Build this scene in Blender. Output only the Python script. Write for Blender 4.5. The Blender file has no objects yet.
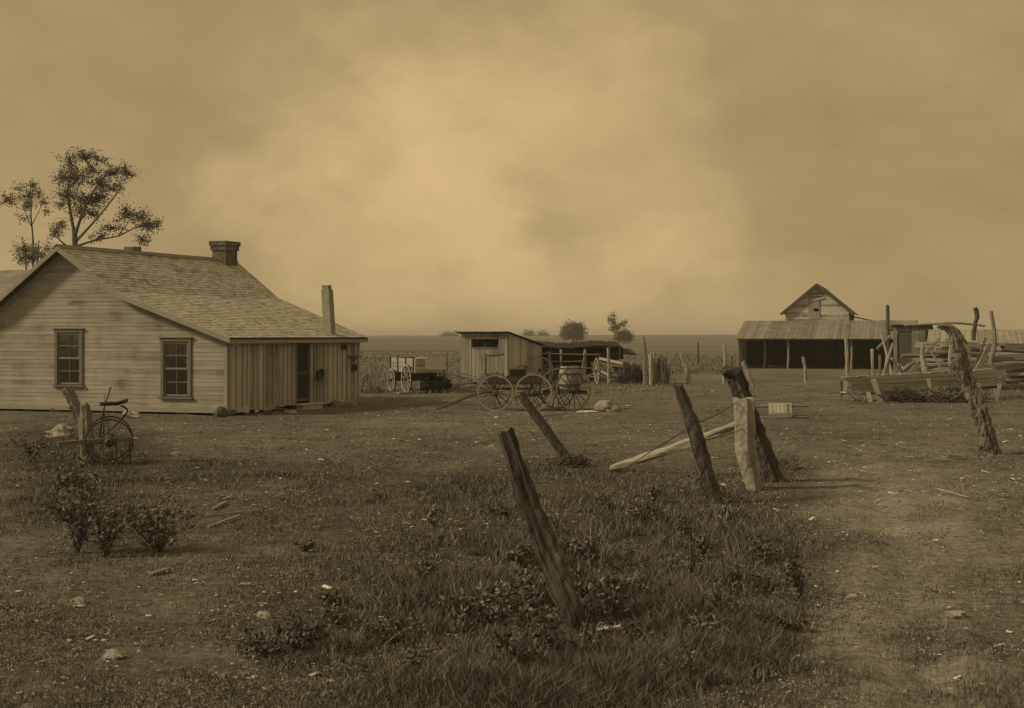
import bpy, math, random
import numpy as np
from mathutils import Vector, Matrix, noise

random.seed(7); rng = np.random.default_rng(7)
S = bpy.context.scene
COL = S.collection
F = 1250.0; CX = 512.0; HY = 335.0; CH = 2.2     # focal length (px), centre, horizon row, eye height

def PX(x, y, Y):
    """point seen at pixel (x,y) at distance Y"""
    return Vector(((x-CX)/F*Y, Y, CH-(y-HY)/F*Y))
def GR(x, y):
    """point of the flat ground seen at pixel (x,y)"""
    Y = CH*F/(y-HY); return Vector(((x-CX)/F*Y, Y, 0.0))

# ------------------------------------------------------------------ ground height
def nz(x, y, s, seed=0.0):
    return noise.noise(Vector((x*s, y*s, seed)))
def H(x, y):
    d = math.hypot(x, y)
    k = max(0.0, 1.0-d/120.0)
    h = (0.035*nz(x, y, .35, 3.1)+0.02*nz(x, y, 1.1, 7.7))*k
    if d < 45:
        h += 0.012*nz(x, y, 3.3, 1.7)
        # wheel ruts of the track on the right
        for off, dep in ((0.0, .075), (1.38, .06)):
            c = 2.56+off+.285*(y-7.75)-.0022*(y-7.75)**2+.10*nz(x, y, .8, 5.5)
            f = max(0, 1-max(0, y-12)/22)*(.7+.6*nz(x, y, 2.2, 6.1))
            h -= dep*math.exp(-((x-c)/.20)**2)*f
            h += .04*math.exp(-((x-c-.34)/.14)**2)*f+.03*math.exp(-((x-c+.36)/.14)**2)*f
        h += .018*nz(x, y, 5.5, 8.8)*max(0, 1-y/30)
    if y > 150:
        t = min(1, (y-150)/800.0)
        h += t*t*(3-2*t)*(0.6+1.1*(0.5+0.5*math.tanh(x/(y*.12+40))))*1.6
    return h

# ------------------------------------------------------------------ materials
TINT = (1.0, .99, .93)
def col(v, t=TINT): return (v*t[0], v*t[1], v*t[2], 1)
def newmat(name):
    m = bpy.data.materials.new(name); m.use_nodes = True
    nt = m.node_tree; b = nt.nodes['Principled BSDF']
    b.inputs['Roughness'].default_value = .85
    b.inputs['Specular IOR Level'].default_value = .25
    return m, nt, b
def N(nt, typ, **kw):
    n = nt.nodes.new(typ)
    for k, v in kw.items(): setattr(n, k, v)
    return n
def mth(nt, op, a, b=None):
    n = nt.nodes.new('ShaderNodeMath'); n.operation = op
    for i, q in enumerate((a, b)):
        if q is None: continue
        if isinstance(q, (int, float)): n.inputs[i].default_value = q
        else: nt.links.new(q, n.inputs[i])
    return n.outputs[0]
def noi(nt, vec, scale, detail=4, rough=.6, dist=0):
    n = nt.nodes.new('ShaderNodeTexNoise'); n.inputs['Scale'].default_value = scale
    n.inputs['Detail'].default_value = detail; n.inputs['Roughness'].default_value = rough
    n.inputs['Distortion'].default_value = dist
    if vec is not None: nt.links.new(vec, n.inputs['Vector'])
    return n.outputs['Fac']
def mapping(nt, vec, sc):
    n = nt.nodes.new('ShaderNodeMapping'); n.inputs['Scale'].default_value = sc
    nt.links.new(vec, n.inputs['Vector']); return n.outputs[0]
def ramp(nt, fac, stops):
    n = nt.nodes.new('ShaderNodeValToRGB'); e = n.color_ramp.elements
    e[0].position, e[0].color = stops[0][0], col(stops[0][1])
    e[1].position, e[1].color = stops[-1][0], col(stops[-1][1])
    for p, v in stops[1:-1]:
        q = e.new(p); q.color = col(v)
    nt.links.new(fac, n.inputs[0]); return n.outputs[0]
def bump(nt, b, h, strength=.4, dist=.01):
    n = nt.nodes.new('ShaderNodeBump'); n.inputs['Strength'].default_value = strength
    n.inputs['Distance'].default_value = dist
    nt.links.new(h, n.inputs['Height']); nt.links.new(n.outputs[0], b.inputs['Normal'])

def wood(name, lo, hi, grain=.6, rand=.6, blotch=.5, gscale=(1.5, 28, 1), bs=.5):
    m, nt, b = newmat(name)
    uv = N(nt, 'ShaderNodeTexCoord'); g = N(nt, 'ShaderNodeNewGeometry')
    # every board gets its own stretch of grain
    add = N(nt, 'ShaderNodeVectorMath', operation='ADD')
    sc = mth(nt, 'MULTIPLY', g.outputs['Random Per Island'], 37.0)
    nt.links.new(uv.outputs['UV'], add.inputs[0]); nt.links.new(sc, add.inputs[1])
    gr = noi(nt, mapping(nt, add.outputs[0], gscale), 1.0, 5, .65, .3)
    bl = noi(nt, uv.outputs['Object'], 1.7, 4, .6)
    kn = noi(nt, mapping(nt, add.outputs[0], (.6, 5, 1)), 1.0, 3, .6)
    f = mth(nt, 'ADD', .5, mth(nt, 'MULTIPLY', mth(nt, 'SUBTRACT', gr, .5), grain*2))
    f = mth(nt, 'ADD', f, mth(nt, 'MULTIPLY', mth(nt, 'SUBTRACT', g.outputs['Random Per Island'], .5), rand))
    f = mth(nt, 'ADD', f, mth(nt, 'MULTIPLY', mth(nt, 'SUBTRACT', bl, .5), blotch*1.6))
    f = mth(nt, 'ADD', f, mth(nt, 'MULTIPLY', mth(nt, 'SUBTRACT', kn, .5), grain*.8))
    nt.links.new(ramp(nt, f, [(0, lo*.6), (.35, lo+(hi-lo)*.35), (.7, lo+(hi-lo)*.75), (1, hi)]), b.inputs['Base Color'])
    bump(nt, b, gr, bs, .006 if bs < .9 else .025)
    return m
M = {}
M['clap'] = wood('weathered_clapboard', .20, .41, .7, .38, .7, (.8, 26, 1), .2)
M['plank'] = wood('grey_plank', .28, .56, .6, .8, .5)
M['trim'] = wood('trim_wood', .2, .36, .4, .3, .3)
M['frame'] = wood('window_wood', .10, .2, .4, .3, .3)
M['shingle'] = wood('shingle', .30, .50, .35, .6, .5, (6, 40, 1))
M['roofboard'] = wood('roof_board', .12, .27, .6, .45, .6)
M['palewood'] = wood('pale_weathered_wood', .17, .38, .7, .5, .6)
M['midwood'] = wood('mid_weathered_wood', .10, .25, .7, .5, .5)
M['darkwood'] = wood('dark_wood', .04, .11, .7, .5, .5)
M['post'] = wood('dark_post_bark', .016, .115, 1.3, .3, .9, (1.3, 34, 1), 1.0)
M['trunkpost'] = wood('grey_trunk_bark', .03, .22, 1.2, .3, .9, (1.3, 34, 1), 1.0)
M['split'] = wood('split_post_face', .17, .42, .6, .3, .7, (1.5, 60, 1), .8)
M['blackwood'] = wood('black_wood_and_shadow', .012, .04, .5, .6, .5)  # black boards, and the lumps that stand for the wagon's shadow

def plain(name, lo, hi, scale=6, rough=.9, spec=.2, bs=.3, metal=0):
    m, nt, b = newmat(name); tc = N(nt, 'ShaderNodeTexCoord'); g = N(nt, 'ShaderNodeNewGeometry')
    n = noi(nt, tc.outputs['Object'], scale, 5, .65)
    f = mth(nt, 'ADD', n, mth(nt, 'MULTIPLY', mth(nt, 'SUBTRACT', g.outputs['Random Per Island'], .5), .35))
    nt.links.new(ramp(nt, f, [(.25, lo), (.75, hi)]), b.inputs['Base Color'])
    b.inputs['Roughness'].default_value = rough; b.inputs['Specular IOR Level'].default_value = spec
    b.inputs['Metallic'].default_value = metal
    bump(nt, b, n, bs, .02)
    return m
M['stone'] = plain('pale_stone', .16, .42, 7)
M['dkstone'] = plain('dark_stone', .05, .13, 7)
M['iron'] = plain('rusted_iron', .02, .06, 20, .6, .4)
M['wheelrim'] = wood('bleached_wheel_wood', .22, .42, .4, .5, .4)
M['cloth'] = plain('pale_cloth', .5, .7, 5)
M['sack'] = plain('sacking', .17, .33, 14)
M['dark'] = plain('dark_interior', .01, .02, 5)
M['curtain'] = plain('curtain_cloth', .25, .4, 3)
M['mesh'] = plain('screen_mesh', .025, .05, 30)
M['chip'] = plain('wood_chip', .3, .8, 40)
M['stem'] = plain('plant_stem', .05, .10, 12)
M['bark'] = plain('tree_bark', .08, .17, 12)
M['limewash'] = plain('limewashed_flue', .2, .38, 5)
# brick
def brick():
    m, nt, b = newmat('old_brick'); tc = N(nt, 'ShaderNodeTexCoord')
    br = N(nt, 'ShaderNodeTexBrick'); br.inputs['Scale'].default_value = 1
    br.inputs['Brick Width'].default_value = .22; br.inputs['Row Height'].default_value = .075
    br.inputs['Mortar Size'].default_value = .008
    br.inputs['Color1'].default_value = col(.09); br.inputs['Color2'].default_value = col(.16); br.inputs['Mortar'].default_value = col(.2)
    nt.links.new(tc.outputs['UV'], br.inputs['Vector'])
    mx = N(nt, 'ShaderNodeMixRGB', blend_type='MULTIPLY'); mx.inputs[0].default_value = 1
    nt.links.new(br.outputs['Color'], mx.inputs[1])
    nt.links.new(ramp(nt, noi(nt, tc.outputs['Object'], 4, 5), [(.3, .6), (.7, 1.1)]), mx.inputs[2])
    nt.links.new(mx.outputs[0], b.inputs['Base Color']); bump(nt, b, br.outputs['Fac'], -.4, .01)
    return m
M['brick'] = brick()
def glass():
    m = bpy.data.materials.new('window_glass'); m.use_nodes = True; nt = m.node_tree
    for n in list(nt.nodes): nt.nodes.remove(n)
    o = N(nt, 'ShaderNodeOutputMaterial'); mx = N(nt, 'ShaderNodeMixShader'); t = N(nt, 'ShaderNodeBsdfTransparent')
    g = N(nt, 'ShaderNodeBsdfGlossy'); g.inputs['Roughness'].default_value = .06; fr = N(nt, 'ShaderNodeFresnel')
    t.inputs[0].default_value = col(.8)
    tc = N(nt, 'ShaderNodeTexCoord'); bp = N(nt, 'ShaderNodeBump'); bp.inputs['Strength'].default_value = .15; bp.inputs['Distance'].default_value = .02
    nt.links.new(noi(nt, tc.outputs['Object'], 3, 2), bp.inputs['Height']); nt.links.new(bp.outputs[0], g.inputs['Normal'])
    nt.links.new(mth(nt, 'ADD', fr.outputs[0], .06), mx.inputs[0]); nt.links.new(t.outputs[0], mx.inputs[1]); nt.links.new(g.outputs[0], mx.inputs[2])
    nt.links.new(mx.outputs[0], o.inputs[0]); return m
M['glass'] = glass()
def shaded(name, lo, hi, trans=.0):
    """leaves and blades: each carries its own 'shade' value"""
    m, nt, b = newmat(name); a = N(nt, 'ShaderNodeAttribute', attribute_name='shade')
    nt.links.new(ramp(nt, a.outputs['Fac'], [(0, lo), (1, hi)]), b.inputs['Base Color'])
    b.inputs['Roughness'].default_value = .7; b.inputs['Specular IOR Level'].default_value = .3
    return m
M['grass'] = shaded('dry_grass', .04, .42)
M['cover'] = shaded('ground_cover', .045, .40)
M['leaf'] = shaded('weed_leaf', .035, .22)
M['treeleaf'] = shaded('tree_leaf', .09, .26)
M['farleaf'] = shaded('far_tree_leaf', .05, .10)
M['straw'] = shaded('dry_weed_straw', .09, .3)
def translucent(m):
    nt = m.node_tree; b = nt.nodes['Principled BSDF']; o = [n for n in nt.nodes if n.type == 'OUTPUT_MATERIAL'][0]
    t = N(nt, 'ShaderNodeBsdfTranslucent'); mx = N(nt, 'ShaderNodeMixShader'); mx.inputs[0].default_value = .4
    nt.links.new(b.inputs['Base Color'].links[0].from_socket, t.inputs['Color']); nt.links.new(b.outputs[0], mx.inputs[1]); nt.links.new(t.outputs[0], mx.inputs[2]); nt.links.new(mx.outputs[0], o.inputs[0])
translucent(M['treeleaf'])
def groundmat():
    m, nt, b = newmat('farmyard_earth'); g = N(nt, 'ShaderNodeNewGeometry')
    P = g.outputs['Position']
    gv = N(nt, 'ShaderNodeAttribute', attribute_name='grassy').outputs['Fac']
    tv = N(nt, 'ShaderNodeAttribute', attribute_name='track').outputs['Fac']
    big = noi(nt, P, .22, 5, .65); mid = noi(nt, P, 1.3, 6, .7); fine = noi(nt, P, 9, 6, .75); gri = noi(nt, P, 45, 3, .7)
    f = mth(nt, 'ADD', mth(nt, 'MULTIPLY', big, .30), mth(nt, 'MULTIPLY', mid, .3))
    f = mth(nt, 'ADD', f, mth(nt, 'MULTIPLY', fine, .6))
    f = mth(nt, 'ADD', f, mth(nt, 'MULTIPLY', gri, .25))
    f = mth(nt, 'ADD', f, -.215)
    f = mth(nt, 'ADD', f, mth(nt, 'MULTIPLY', tv, .11))
    f = mth(nt, 'SUBTRACT', f, mth(nt, 'MULTIPLY', gv, .16))
    near = ramp(nt, f, [(.28, .033), (.42, .10), (.54, .20), (.68, .37)])
    # ploughed and weedy field beyond the yard
    sep = N(nt, 'ShaderNodeSeparateXYZ'); nt.links.new(P, sep.inputs[0])
    fn = noi(nt, mapping(nt, P, (.012, .05, 1)), 1, 5, .6)
    fn2 = noi(nt, mapping(nt, P, (.25, .9, 1)), 1, 5, .7)
    ff = mth(nt, 'ADD', mth(nt, 'MULTIPLY', fn, .75), mth(nt, 'MULTIPLY', fn2, .3))
    fld = ramp(nt, ff, [(.35, .10), (.5, .145), (.66, .20)])
    mr = N(nt, 'ShaderNodeMapRange'); mr.inputs['From Min'].default_value = 85; mr.inputs['From Max'].default_value = 105
    wob = mth(nt, 'ADD', sep.outputs['Y'], mth(nt, 'MULTIPLY', mth(nt, 'SUBTRACT', noi(nt, P, .06, 3), .5), 40))
    nt.links.new(wob, mr.inputs['Value'])
    mx = N(nt, 'ShaderNodeMixRGB'); nt.links.new(mr.outputs[0], mx.inputs[0]); nt.links.new(near, mx.inputs[1]); nt.links.new(fld, mx.inputs[2])
    nt.links.new(mx.outputs[0], b.inputs['Base Color']); b.inputs['Roughness'].default_value = 1; b.inputs['Specular IOR Level'].default_value = .1
    bump(nt, b, mth(nt, 'ADD', mth(nt, 'MULTIPLY', fine, .7), mth(nt, 'MULTIPLY', gri, .3)), 1.0, .10)
    return m
M['ground'] = groundmat()

# ------------------------------------------------------------------ mesh helpers
def link(o): COL.objects.link(o); return o
def tag(o, label, cat, group=None, kind=None):
    o['label'] = label; o['category'] = cat
    if group: o['group'] = group
    if kind: o['kind'] = kind
    return o
def thing(name, label, cat, loc, group=None):
    o = link(bpy.data.objects.new(name, None)); o.empty_display_size = .3
    o.location = loc; return tag(o, label, cat, group)

class MB:
    def __init__(s, mat=None): s.v = []; s.f = []; s.uv = []; s.m = mat
    def _add(s, vs, fs, uvs):
        n = len(s.v)
        s.v += [tuple(s.m @ Vector(p)) if s.m else tuple(p) for p in vs]
        s.f += [tuple(i+n for i in q) for q in fs]; s.uv += uvs
    def box(s, c, ax, ay, az):
        """c centre, half-axis vectors; UV u runs along the longest axis"""
        c = Vector(c); A = [Vector(ax), Vector(ay), Vector(az)]
        L = [a.length*2 for a in A]; long = max(range(3), key=lambda i: L[i])
        vs = [c+A[0]*i+A[1]*j+A[2]*k for k in (-1, 1) for j in (-1, 1) for i in (-1, 1)]
        fs = [(0, 2, 3, 1), (4, 5, 7, 6), (0, 1, 5, 4), (2, 6, 7, 3), (0, 4, 6, 2), (1, 3, 7, 5)]
        if A[0].cross(A[1]).dot(A[2]) < 0: fs = [tuple(reversed(q)) for q in fs]
        loc = [(i, j, k) for k in (-1, 1) for j in (-1, 1) for i in (-1, 1)]
        uvs = []
        oth = [i for i in range(3) if i != long]
        for q in fs:
            for i in q:
                l = loc[i]; u = l[long]*L[long]/2
                w = l[oth[0]]*L[oth[0]]/2+l[oth[1]]*L[oth[1]]/2
                uvs.append((u, w))
        s._add(vs, fs, uvs)
    def bx(s, x0, x1, y0, y1, z0, z1):
        s.box(((x0+x1)/2, (y0+y1)/2, (z0+z1)/2), ((x1-x0)/2, 0, 0), (0, (y1-y0)/2, 0), (0, 0, (z1-z0)/2))
    def bar(s, p0, p1, w, t, up=(0, 0, 1)):
        """board from p0 to p1, w wide (along up x dir), t thick (along up)"""
        p0 = Vector(p0); p1 = Vector(p1); d = (p1-p0); L = d.length; d = d/L; up = Vector(up)
        sd = d.cross(up)
        if sd.length < 1e-4: sd = d.cross(Vector((1, 0, 0)))
        sd.normalize(); u = sd.cross(d)
        s.box((p0+p1)/2, d*L/2, sd*w/2, u*t/2)
    def prism(s, pts, vec):
        pts = [Vector(p) for p in pts]; n = len(pts); vec = Vector(vec)
        vs = pts+[p+vec for p in pts]
        fs = [tuple(reversed(range(n))), tuple(range(n, 2*n))]+[(i, (i+1) % n, n+(i+1) % n, n+i) for i in range(n)]
        u = (pts[1]-pts[0]).normalized(); nn = vec.normalized(); w = nn.cross(u)
        uvs = []
        for q in fs:
            for i in q: p = vs[i]; uvs.append((p.dot(u), p.dot(w)+p.dot(nn)))
        s._add(vs, fs, uvs)
    def tube(s, pts, rad, n=8, jit=0, ridge=0, capjit=0, sub=1, seed=None, fq=1.8):
        pts = [Vector(p) for p in pts]
        if not isinstance(rad, (list, tuple)): rad = [rad]*len(pts)
        if sub > 1:                                         # Catmull-Rom refinement
            q, r = [], []
            for i in range(len(pts)-1):
                a = pts[max(i-1, 0)]; b = pts[i]; c = pts[i+1]; d = pts[min(i+2, len(pts)-1)]
                for k in range(sub):
                    t = k/sub
                    q.append(.5*((2*b)+(c-a)*t+(2*a-5*b+4*c-d)*t*t+(3*b-a-3*c+d)*t**3)); r.append(rad[i]*(1-t)+rad[i+1]*t)
            q.append(pts[-1]); r.append(rad[-1]); pts, rad = q, r
        rd = random.Random(seed if seed is not None else random.random())
        off = [1+rd.uniform(-ridge, ridge) for _ in range(n)]
        ref = Vector((0, 0, 1)) if abs((pts[-1]-pts[0]).normalized().z) < .8 else Vector((1, 0, 0))
        vs = []; L = 0; us = []
        sd0 = rd.uniform(0, 90)
        for i, p in enumerate(pts):
            d = (pts[min(i+1, len(pts)-1)]-pts[max(i-1, 0)]).normalized()
            x = d.cross(ref).normalized(); y = d.cross(x)
            if i: L += (p-pts[i-1]).length
            us.append(L)
            for k in range(n):
                a = 2*math.pi*k/n
                rr = rad[i]*off[k]*(1+jit*(noise.noise(Vector((math.cos(a)*1.3, math.sin(a)*1.3+sd0, L*fq+sd0)))+.55*noise.noise(Vector((math.cos(a)*2.6, math.sin(a)*2.6+sd0, L*fq*4.5+sd0)))+.45*noise.noise(Vector((math.cos(a)*6, math.sin(a)*6+sd0, L*fq*9)))))
                e = p+(x*math.cos(a)+y*math.sin(a))*rr
                if capjit and i in (0, len(pts)-1): e += d*rd.uniform(-capjit, capjit)
                vs.append(e)
        fs = []; uvs = []
        c = 2*math.pi*max(rad)
        for i in range(len(pts)-1):
            for k in range(n):
                k2 = (k+1) % n
                fs.append((i*n+k, i*n+k2, (i+1)*n+k2, (i+1)*n+k))
                uvs += [(us[i], c*k/n), (us[i], c*(k+1)/n), (us[i+1], c*(k+1)/n), (us[i+1], c*k/n)]
        fs.append(tuple(reversed(range(n)))); uvs += [(0, .01*k) for k in range(n)]
        b = (len(pts)-1)*n
        fs.append(tuple(range(b, b+n))); uvs += [(L+.01*k, .01*k) for k in range(n)]
        s._add(vs, fs, uvs)
    def ring(s, c, ax, R, w, t, n=36):
        """wheel rim: w wide along the axle, t thick radially"""
        c = Vector(c); ax = Vector(ax).normalized(); x = ax.orthogonal().normalized(); y = ax.cross(x)
        vs = []; fs = []; uvs = []
        for k in range(n):
            a = 2*math.pi*k/n; d = x*math.cos(a)+y*math.sin(a)
            vs += [c+d*R-ax*w/2, c+d*R+ax*w/2, c+d*(R-t)+ax*w/2, c+d*(R-t)-ax*w/2]
        for k in range(n):
            a = 4*k; b = 4*((k+1) % n)
            for j in range(4):
                j2 = (j+1) % 4
                fs.append((a+j, b+j, b+j2, a+j2)); u0 = R*6.28*k/n; u1 = R*6.28*(k+1)/n
                uvs += [(u0, .03*j), (u1, .03*j), (u1, .03*j+.03), (u0, .03*j+.03)]
        s._add(vs, fs, uvs)
    def lathe(s, c, ax, prof, n=20):
        c = Vector(c); ax = Vector(ax).normalized(); x = ax.orthogonal().normalized(); y = ax.cross(x)
        vs = []; fs = []; uvs = []
        for h, r in prof:
            for k in range(n):
                a = 2*math.pi*k/n; vs.append(c+ax*h+(x*math.cos(a)+y*math.sin(a))*r)
        for i in range(len(prof)-1):
            for k in range(n):
                k2 = (k+1) % n; fs.append((i*n+k, i*n+k2, (i+1)*n+k2, (i+1)*n+k))
                uvs += [(prof[i][0], .05*k), (prof[i][0], .05*k+.05), (prof[i+1][0], .05*k+.05), (prof[i+1][0], .05*k)]
        fs.append(tuple(reversed(range(n)))); uvs += [(0, 0)]*n
        b = (len(prof)-1)*n; fs.append(tuple(range(b, b+n))); uvs += [(0, 0)]*n
        s._add(vs, fs, uvs)
    def blob(s, c, r, rough=.25, n=10, seed=0, flat=1.0):
        """irregular stone / heap"""
        c = Vector(c); vs = []; fs = []; uvs = []; m = n//2+1
        for i in range(m+1):
            th = math.pi*i/m
            for k in range(n):
                a = 2*math.pi*k/n
                d = Vector((math.sin(th)*math.cos(a), math.sin(th)*math.sin(a), math.cos(th)))
                q = 1+rough*2*noise.noise(d*1.3+Vector((seed*3.7, 0, 0)))+rough*noise.noise(d*3+Vector((seed, 5, 0)))
                vs.append(c+Vector((d.x*r[0], d.y*r[1], d.z*r[2]))*q)
        for i in range(m):
            for k in range(n):
                k2 = (k+1) % n; fs.append((i*n+k, (i+1)*n+k, (i+1)*n+k2, i*n+k2)); uvs += [(0, 0)]*4
        s._add(vs, fs, uvs)
    def build(s, name, mat, parent=None, origin=None, smooth=False):
        me = bpy.data.meshes.new(name)
        org = Vector((0, 0, 0))
        if parent is not None:
            r = parent
            while r.parent: r = r.parent
            org = r.location.copy()
        elif origin is not None: org = Vector(origin)
        me.from_pydata([tuple(Vector(p)-org) for p in s.v], [], s.f)
        uvl = me.uv_layers.new(name='UVMap')
        uvl.data.foreach_set('uv', np.array(s.uv, dtype=np.float32).ravel())
        me.materials.append(mat if not isinstance(mat, str) else M[mat])
        if smooth: me.polygons.foreach_set('use_smooth', [True]*len(me.polygons))
        o = link(bpy.data.objects.new(name, me))
        if parent is not None: o.parent = parent
        else: o.location = org
        me.update(); return o

def soup(name, V, T, shade, mat, parent=None, origin=(0, 0, 0)):
    """triangle soup from numpy arrays, with a per-vertex 'shade'"""
    org = np.array(origin, dtype=np.float32)
    if parent is not None:
        r = parent
        while r.parent: r = r.parent
        org = np.array(r.location, dtype=np.float32)
    V = (V-org).astype(np.float32); T = T.astype(np.int32)
    me = bpy.data.meshes.new(name)
    me.vertices.add(len(V)); me.vertices.foreach_set('co', V.ravel())
    me.loops.add(T.size); me.loops.foreach_set('vertex_index', T.ravel())
    me.polygons.add(len(T)); me.polygons.foreach_set('loop_start', np.arange(0, T.size, 3, dtype=np.int32))
    a = me.attributes.new('shade', 'FLOAT', 'POINT'); a.data.foreach_set('value', shade.astype(np.float32))
    me.update(calc_edges=True); me.materials.append(M[mat])
    o = link(bpy.data.objects.new(name, me))
    if parent is not None: o.parent = parent
    else: o.location = tuple(org)
    return o

def leaf_soup(C, size, up=.3, aspect=.55, lo=.1, hi=.9):
    """one folded leaf at each centre in C (n,3); size scalar or (n,)"""
    n = len(C); size = np.broadcast_to(np.asarray(size, dtype=float), (n,))*rng.uniform(.6, 1.3, n)
    d = rng.normal(size=(n, 3)); d[:, 2] += up*rng.uniform(-1, 1.5, n); d /= np.linalg.norm(d, axis=1)[:, None]
    e = rng.normal(size=(n, 3)); e -= (e*d).sum(1)[:, None]*d; e /= np.linalg.norm(e, axis=1)[:, None]
    nn = np.cross(d, e)
    a = C-d*size[:, None]*.5; b = C+d*size[:, None]*.5-nn*size[:, None]*.12
    m = C+nn*size[:, None]*.08
    w = e*size[:, None]*aspect*.5
    l = m+w-nn*size[:, None]*.14; r = m-w-nn*size[:, None]*.14
    V = np.stack([a, l, b, r, m], 1).reshape(-1, 3)
    i = np.arange(n)*5
    T = np.concatenate([np.stack([i, i+1, i+4], 1), np.stack([i+1, i+2, i+4], 1), np.stack([i+2, i+3, i+4], 1), np.stack([i+3, i, i+4], 1)])
    sh = np.repeat(rng.uniform(lo, hi, n), 5)
    return V, T, sh

def blades(P, hgt, wid, lean, lo, hi, dirbias=None):
    n = len(P)
    az = rng.uniform(0, 2*np.pi, n); d = np.stack([np.cos(az), np.sin(az), np.zeros(n)], 1)
    if dirbias is not None: d = d+np.array(dirbias)
    s_ = rng.uniform(0, 2*np.pi, n); w = np.stack([np.cos(s_), np.sin(s_), np.zeros(n)], 1)*wid[:, None]*.5
    ln = (lean*rng.uniform(.1, 1.0, n)*hgt)[:, None]
    up = np.array([0, 0, 1.0])
    mid = P+up*(hgt*.55)[:, None]+d*ln*.35
    tip = P+up*(hgt*rng.uniform(.75, 1.0, n))[:, None]+d*ln
    V = np.stack([P-w, P+w, mid-w*.75, mid+w*.75, tip], 1).reshape(-1, 3)
    i = np.arange(n)*5
    T = np.concatenate([np.stack([i, i+1, i+3], 1), np.stack([i, i+3, i+2], 1), np.stack([i+2, i+3, i+4], 1)])
    sh = np.repeat(lo+(hi-lo)*rng.beta(1.3, 3.2, n), 5)
    return V, T, sh

# ------------------------------------------------------------------ where grass grows (ground positions)
ZONES = [  # centre and half size of a patch as seen from the gate, density
    (590, 615, 150, 85, .95), (660, 540, 100, 55, .9), (745, 590, 75, 85, .7), (450, 640, 120, 60, .7), (560, 680, 240, 40, .7),
    (75, 448, 75, 26, .9), (190, 474, 80, 16, .6), (420, 540, 150, 60, .38), (110, 525, 90, 35, .45), (500, 490, 120, 25, .35),
    (330, 480, 120, 30, .25), (560, 468, 60, 12, .45), (775, 470, 35, 14, .7), (915, 630, 22, 75, .4), (45, 492, 60, 22, .55), (320, 640, 60, 35, .4)]
def wgrass(px, py):
    w = np.full(px.shape, .07)
    for cx, cy, rx, ry, a in ZONES:
        q = ((px-cx)/rx)**2+((py-cy)/ry)**2
        w += a*np.exp(-q**1.3)
    ox = 26*np.sin(py*.043)+17*np.sin(py*.11+1)+12*np.sin(py*.23+px*.05)
    px = px+10*np.sin(py*.09)+8*np.sin(px*.07+py*.05)
    tr = np.exp(-(((px+ox-(905-.05*(py-500)))/85)**2))*np.clip((py-430)/60, 0, 1)
    w *= 1-.8*tr
    return np.clip(w, 0, 1.1), tr

# ------------------------------------------------------------------ ground sheet
def make_ground():
    def axis(a, b, near, fac, far):
        out = [a]; st = near
        while out[-1] < b: out.append(out[-1]+st)
        while out[-1] < far: st *= fac; out.append(out[-1]+st)
        return out
    xs = axis(0, 9, .14, 1.06, 3500); xs = sorted(set([-q for q in xs]+xs))
    yp = axis(4, 26, .14, 1.045, 5000); yn = [4-q for q in axis(0, 0, .3, 1.3, 400)][1:]
    ys = sorted(yn+yp)
    nx, ny = len(xs), len(ys)
    X, Y = np.meshgrid(np.array(xs), np.array(ys))
    Z = np.array([[H(x, y) for x in xs] for y in ys])
    V = np.stack([X, Y, Z], 2).reshape(-1, 3)
    idx = np.arange(nx*ny).reshape(ny, nx)
    Q = np.stack([idx[:-1, :-1], idx[:-1, 1:], idx[1:, 1:], idx[1:, :-1]], 2).reshape(-1, 4)
    me = bpy.data.meshes.new('ground')
    me.vertices.add(len(V)); me.vertices.foreach_set('co', V.astype(np.float32).ravel())
    me.loops.add(Q.size); me.loops.foreach_set('vertex_index', Q.astype(np.int32).ravel())
    me.polygons.add(len(Q)); me.polygons.foreach_set('loop_start', np.arange(0, Q.size, 4, dtype=np.int32))
    Yc = np.maximum(V[:, 1], 5); px = CX+F*V[:, 0]/Yc; py = HY+CH*F/Yc
    w, tr = wgrass(px, py)
    for nm, val in (('grassy', np.clip(w, 0, 1)), ('track', tr)):
        a = me.attributes.new(nm, 'FLOAT', 'POINT'); a.data.foreach_set('value', val.astype(np.float32))
    me.update(calc_edges=True); me.polygons.foreach_set('use_smooth', [True]*len(me.polygons))
    me.materials.append(M['ground'])
    o = link(bpy.data.objects.new('ground', me)); o['kind'] = 'structure'
make_ground()

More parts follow.
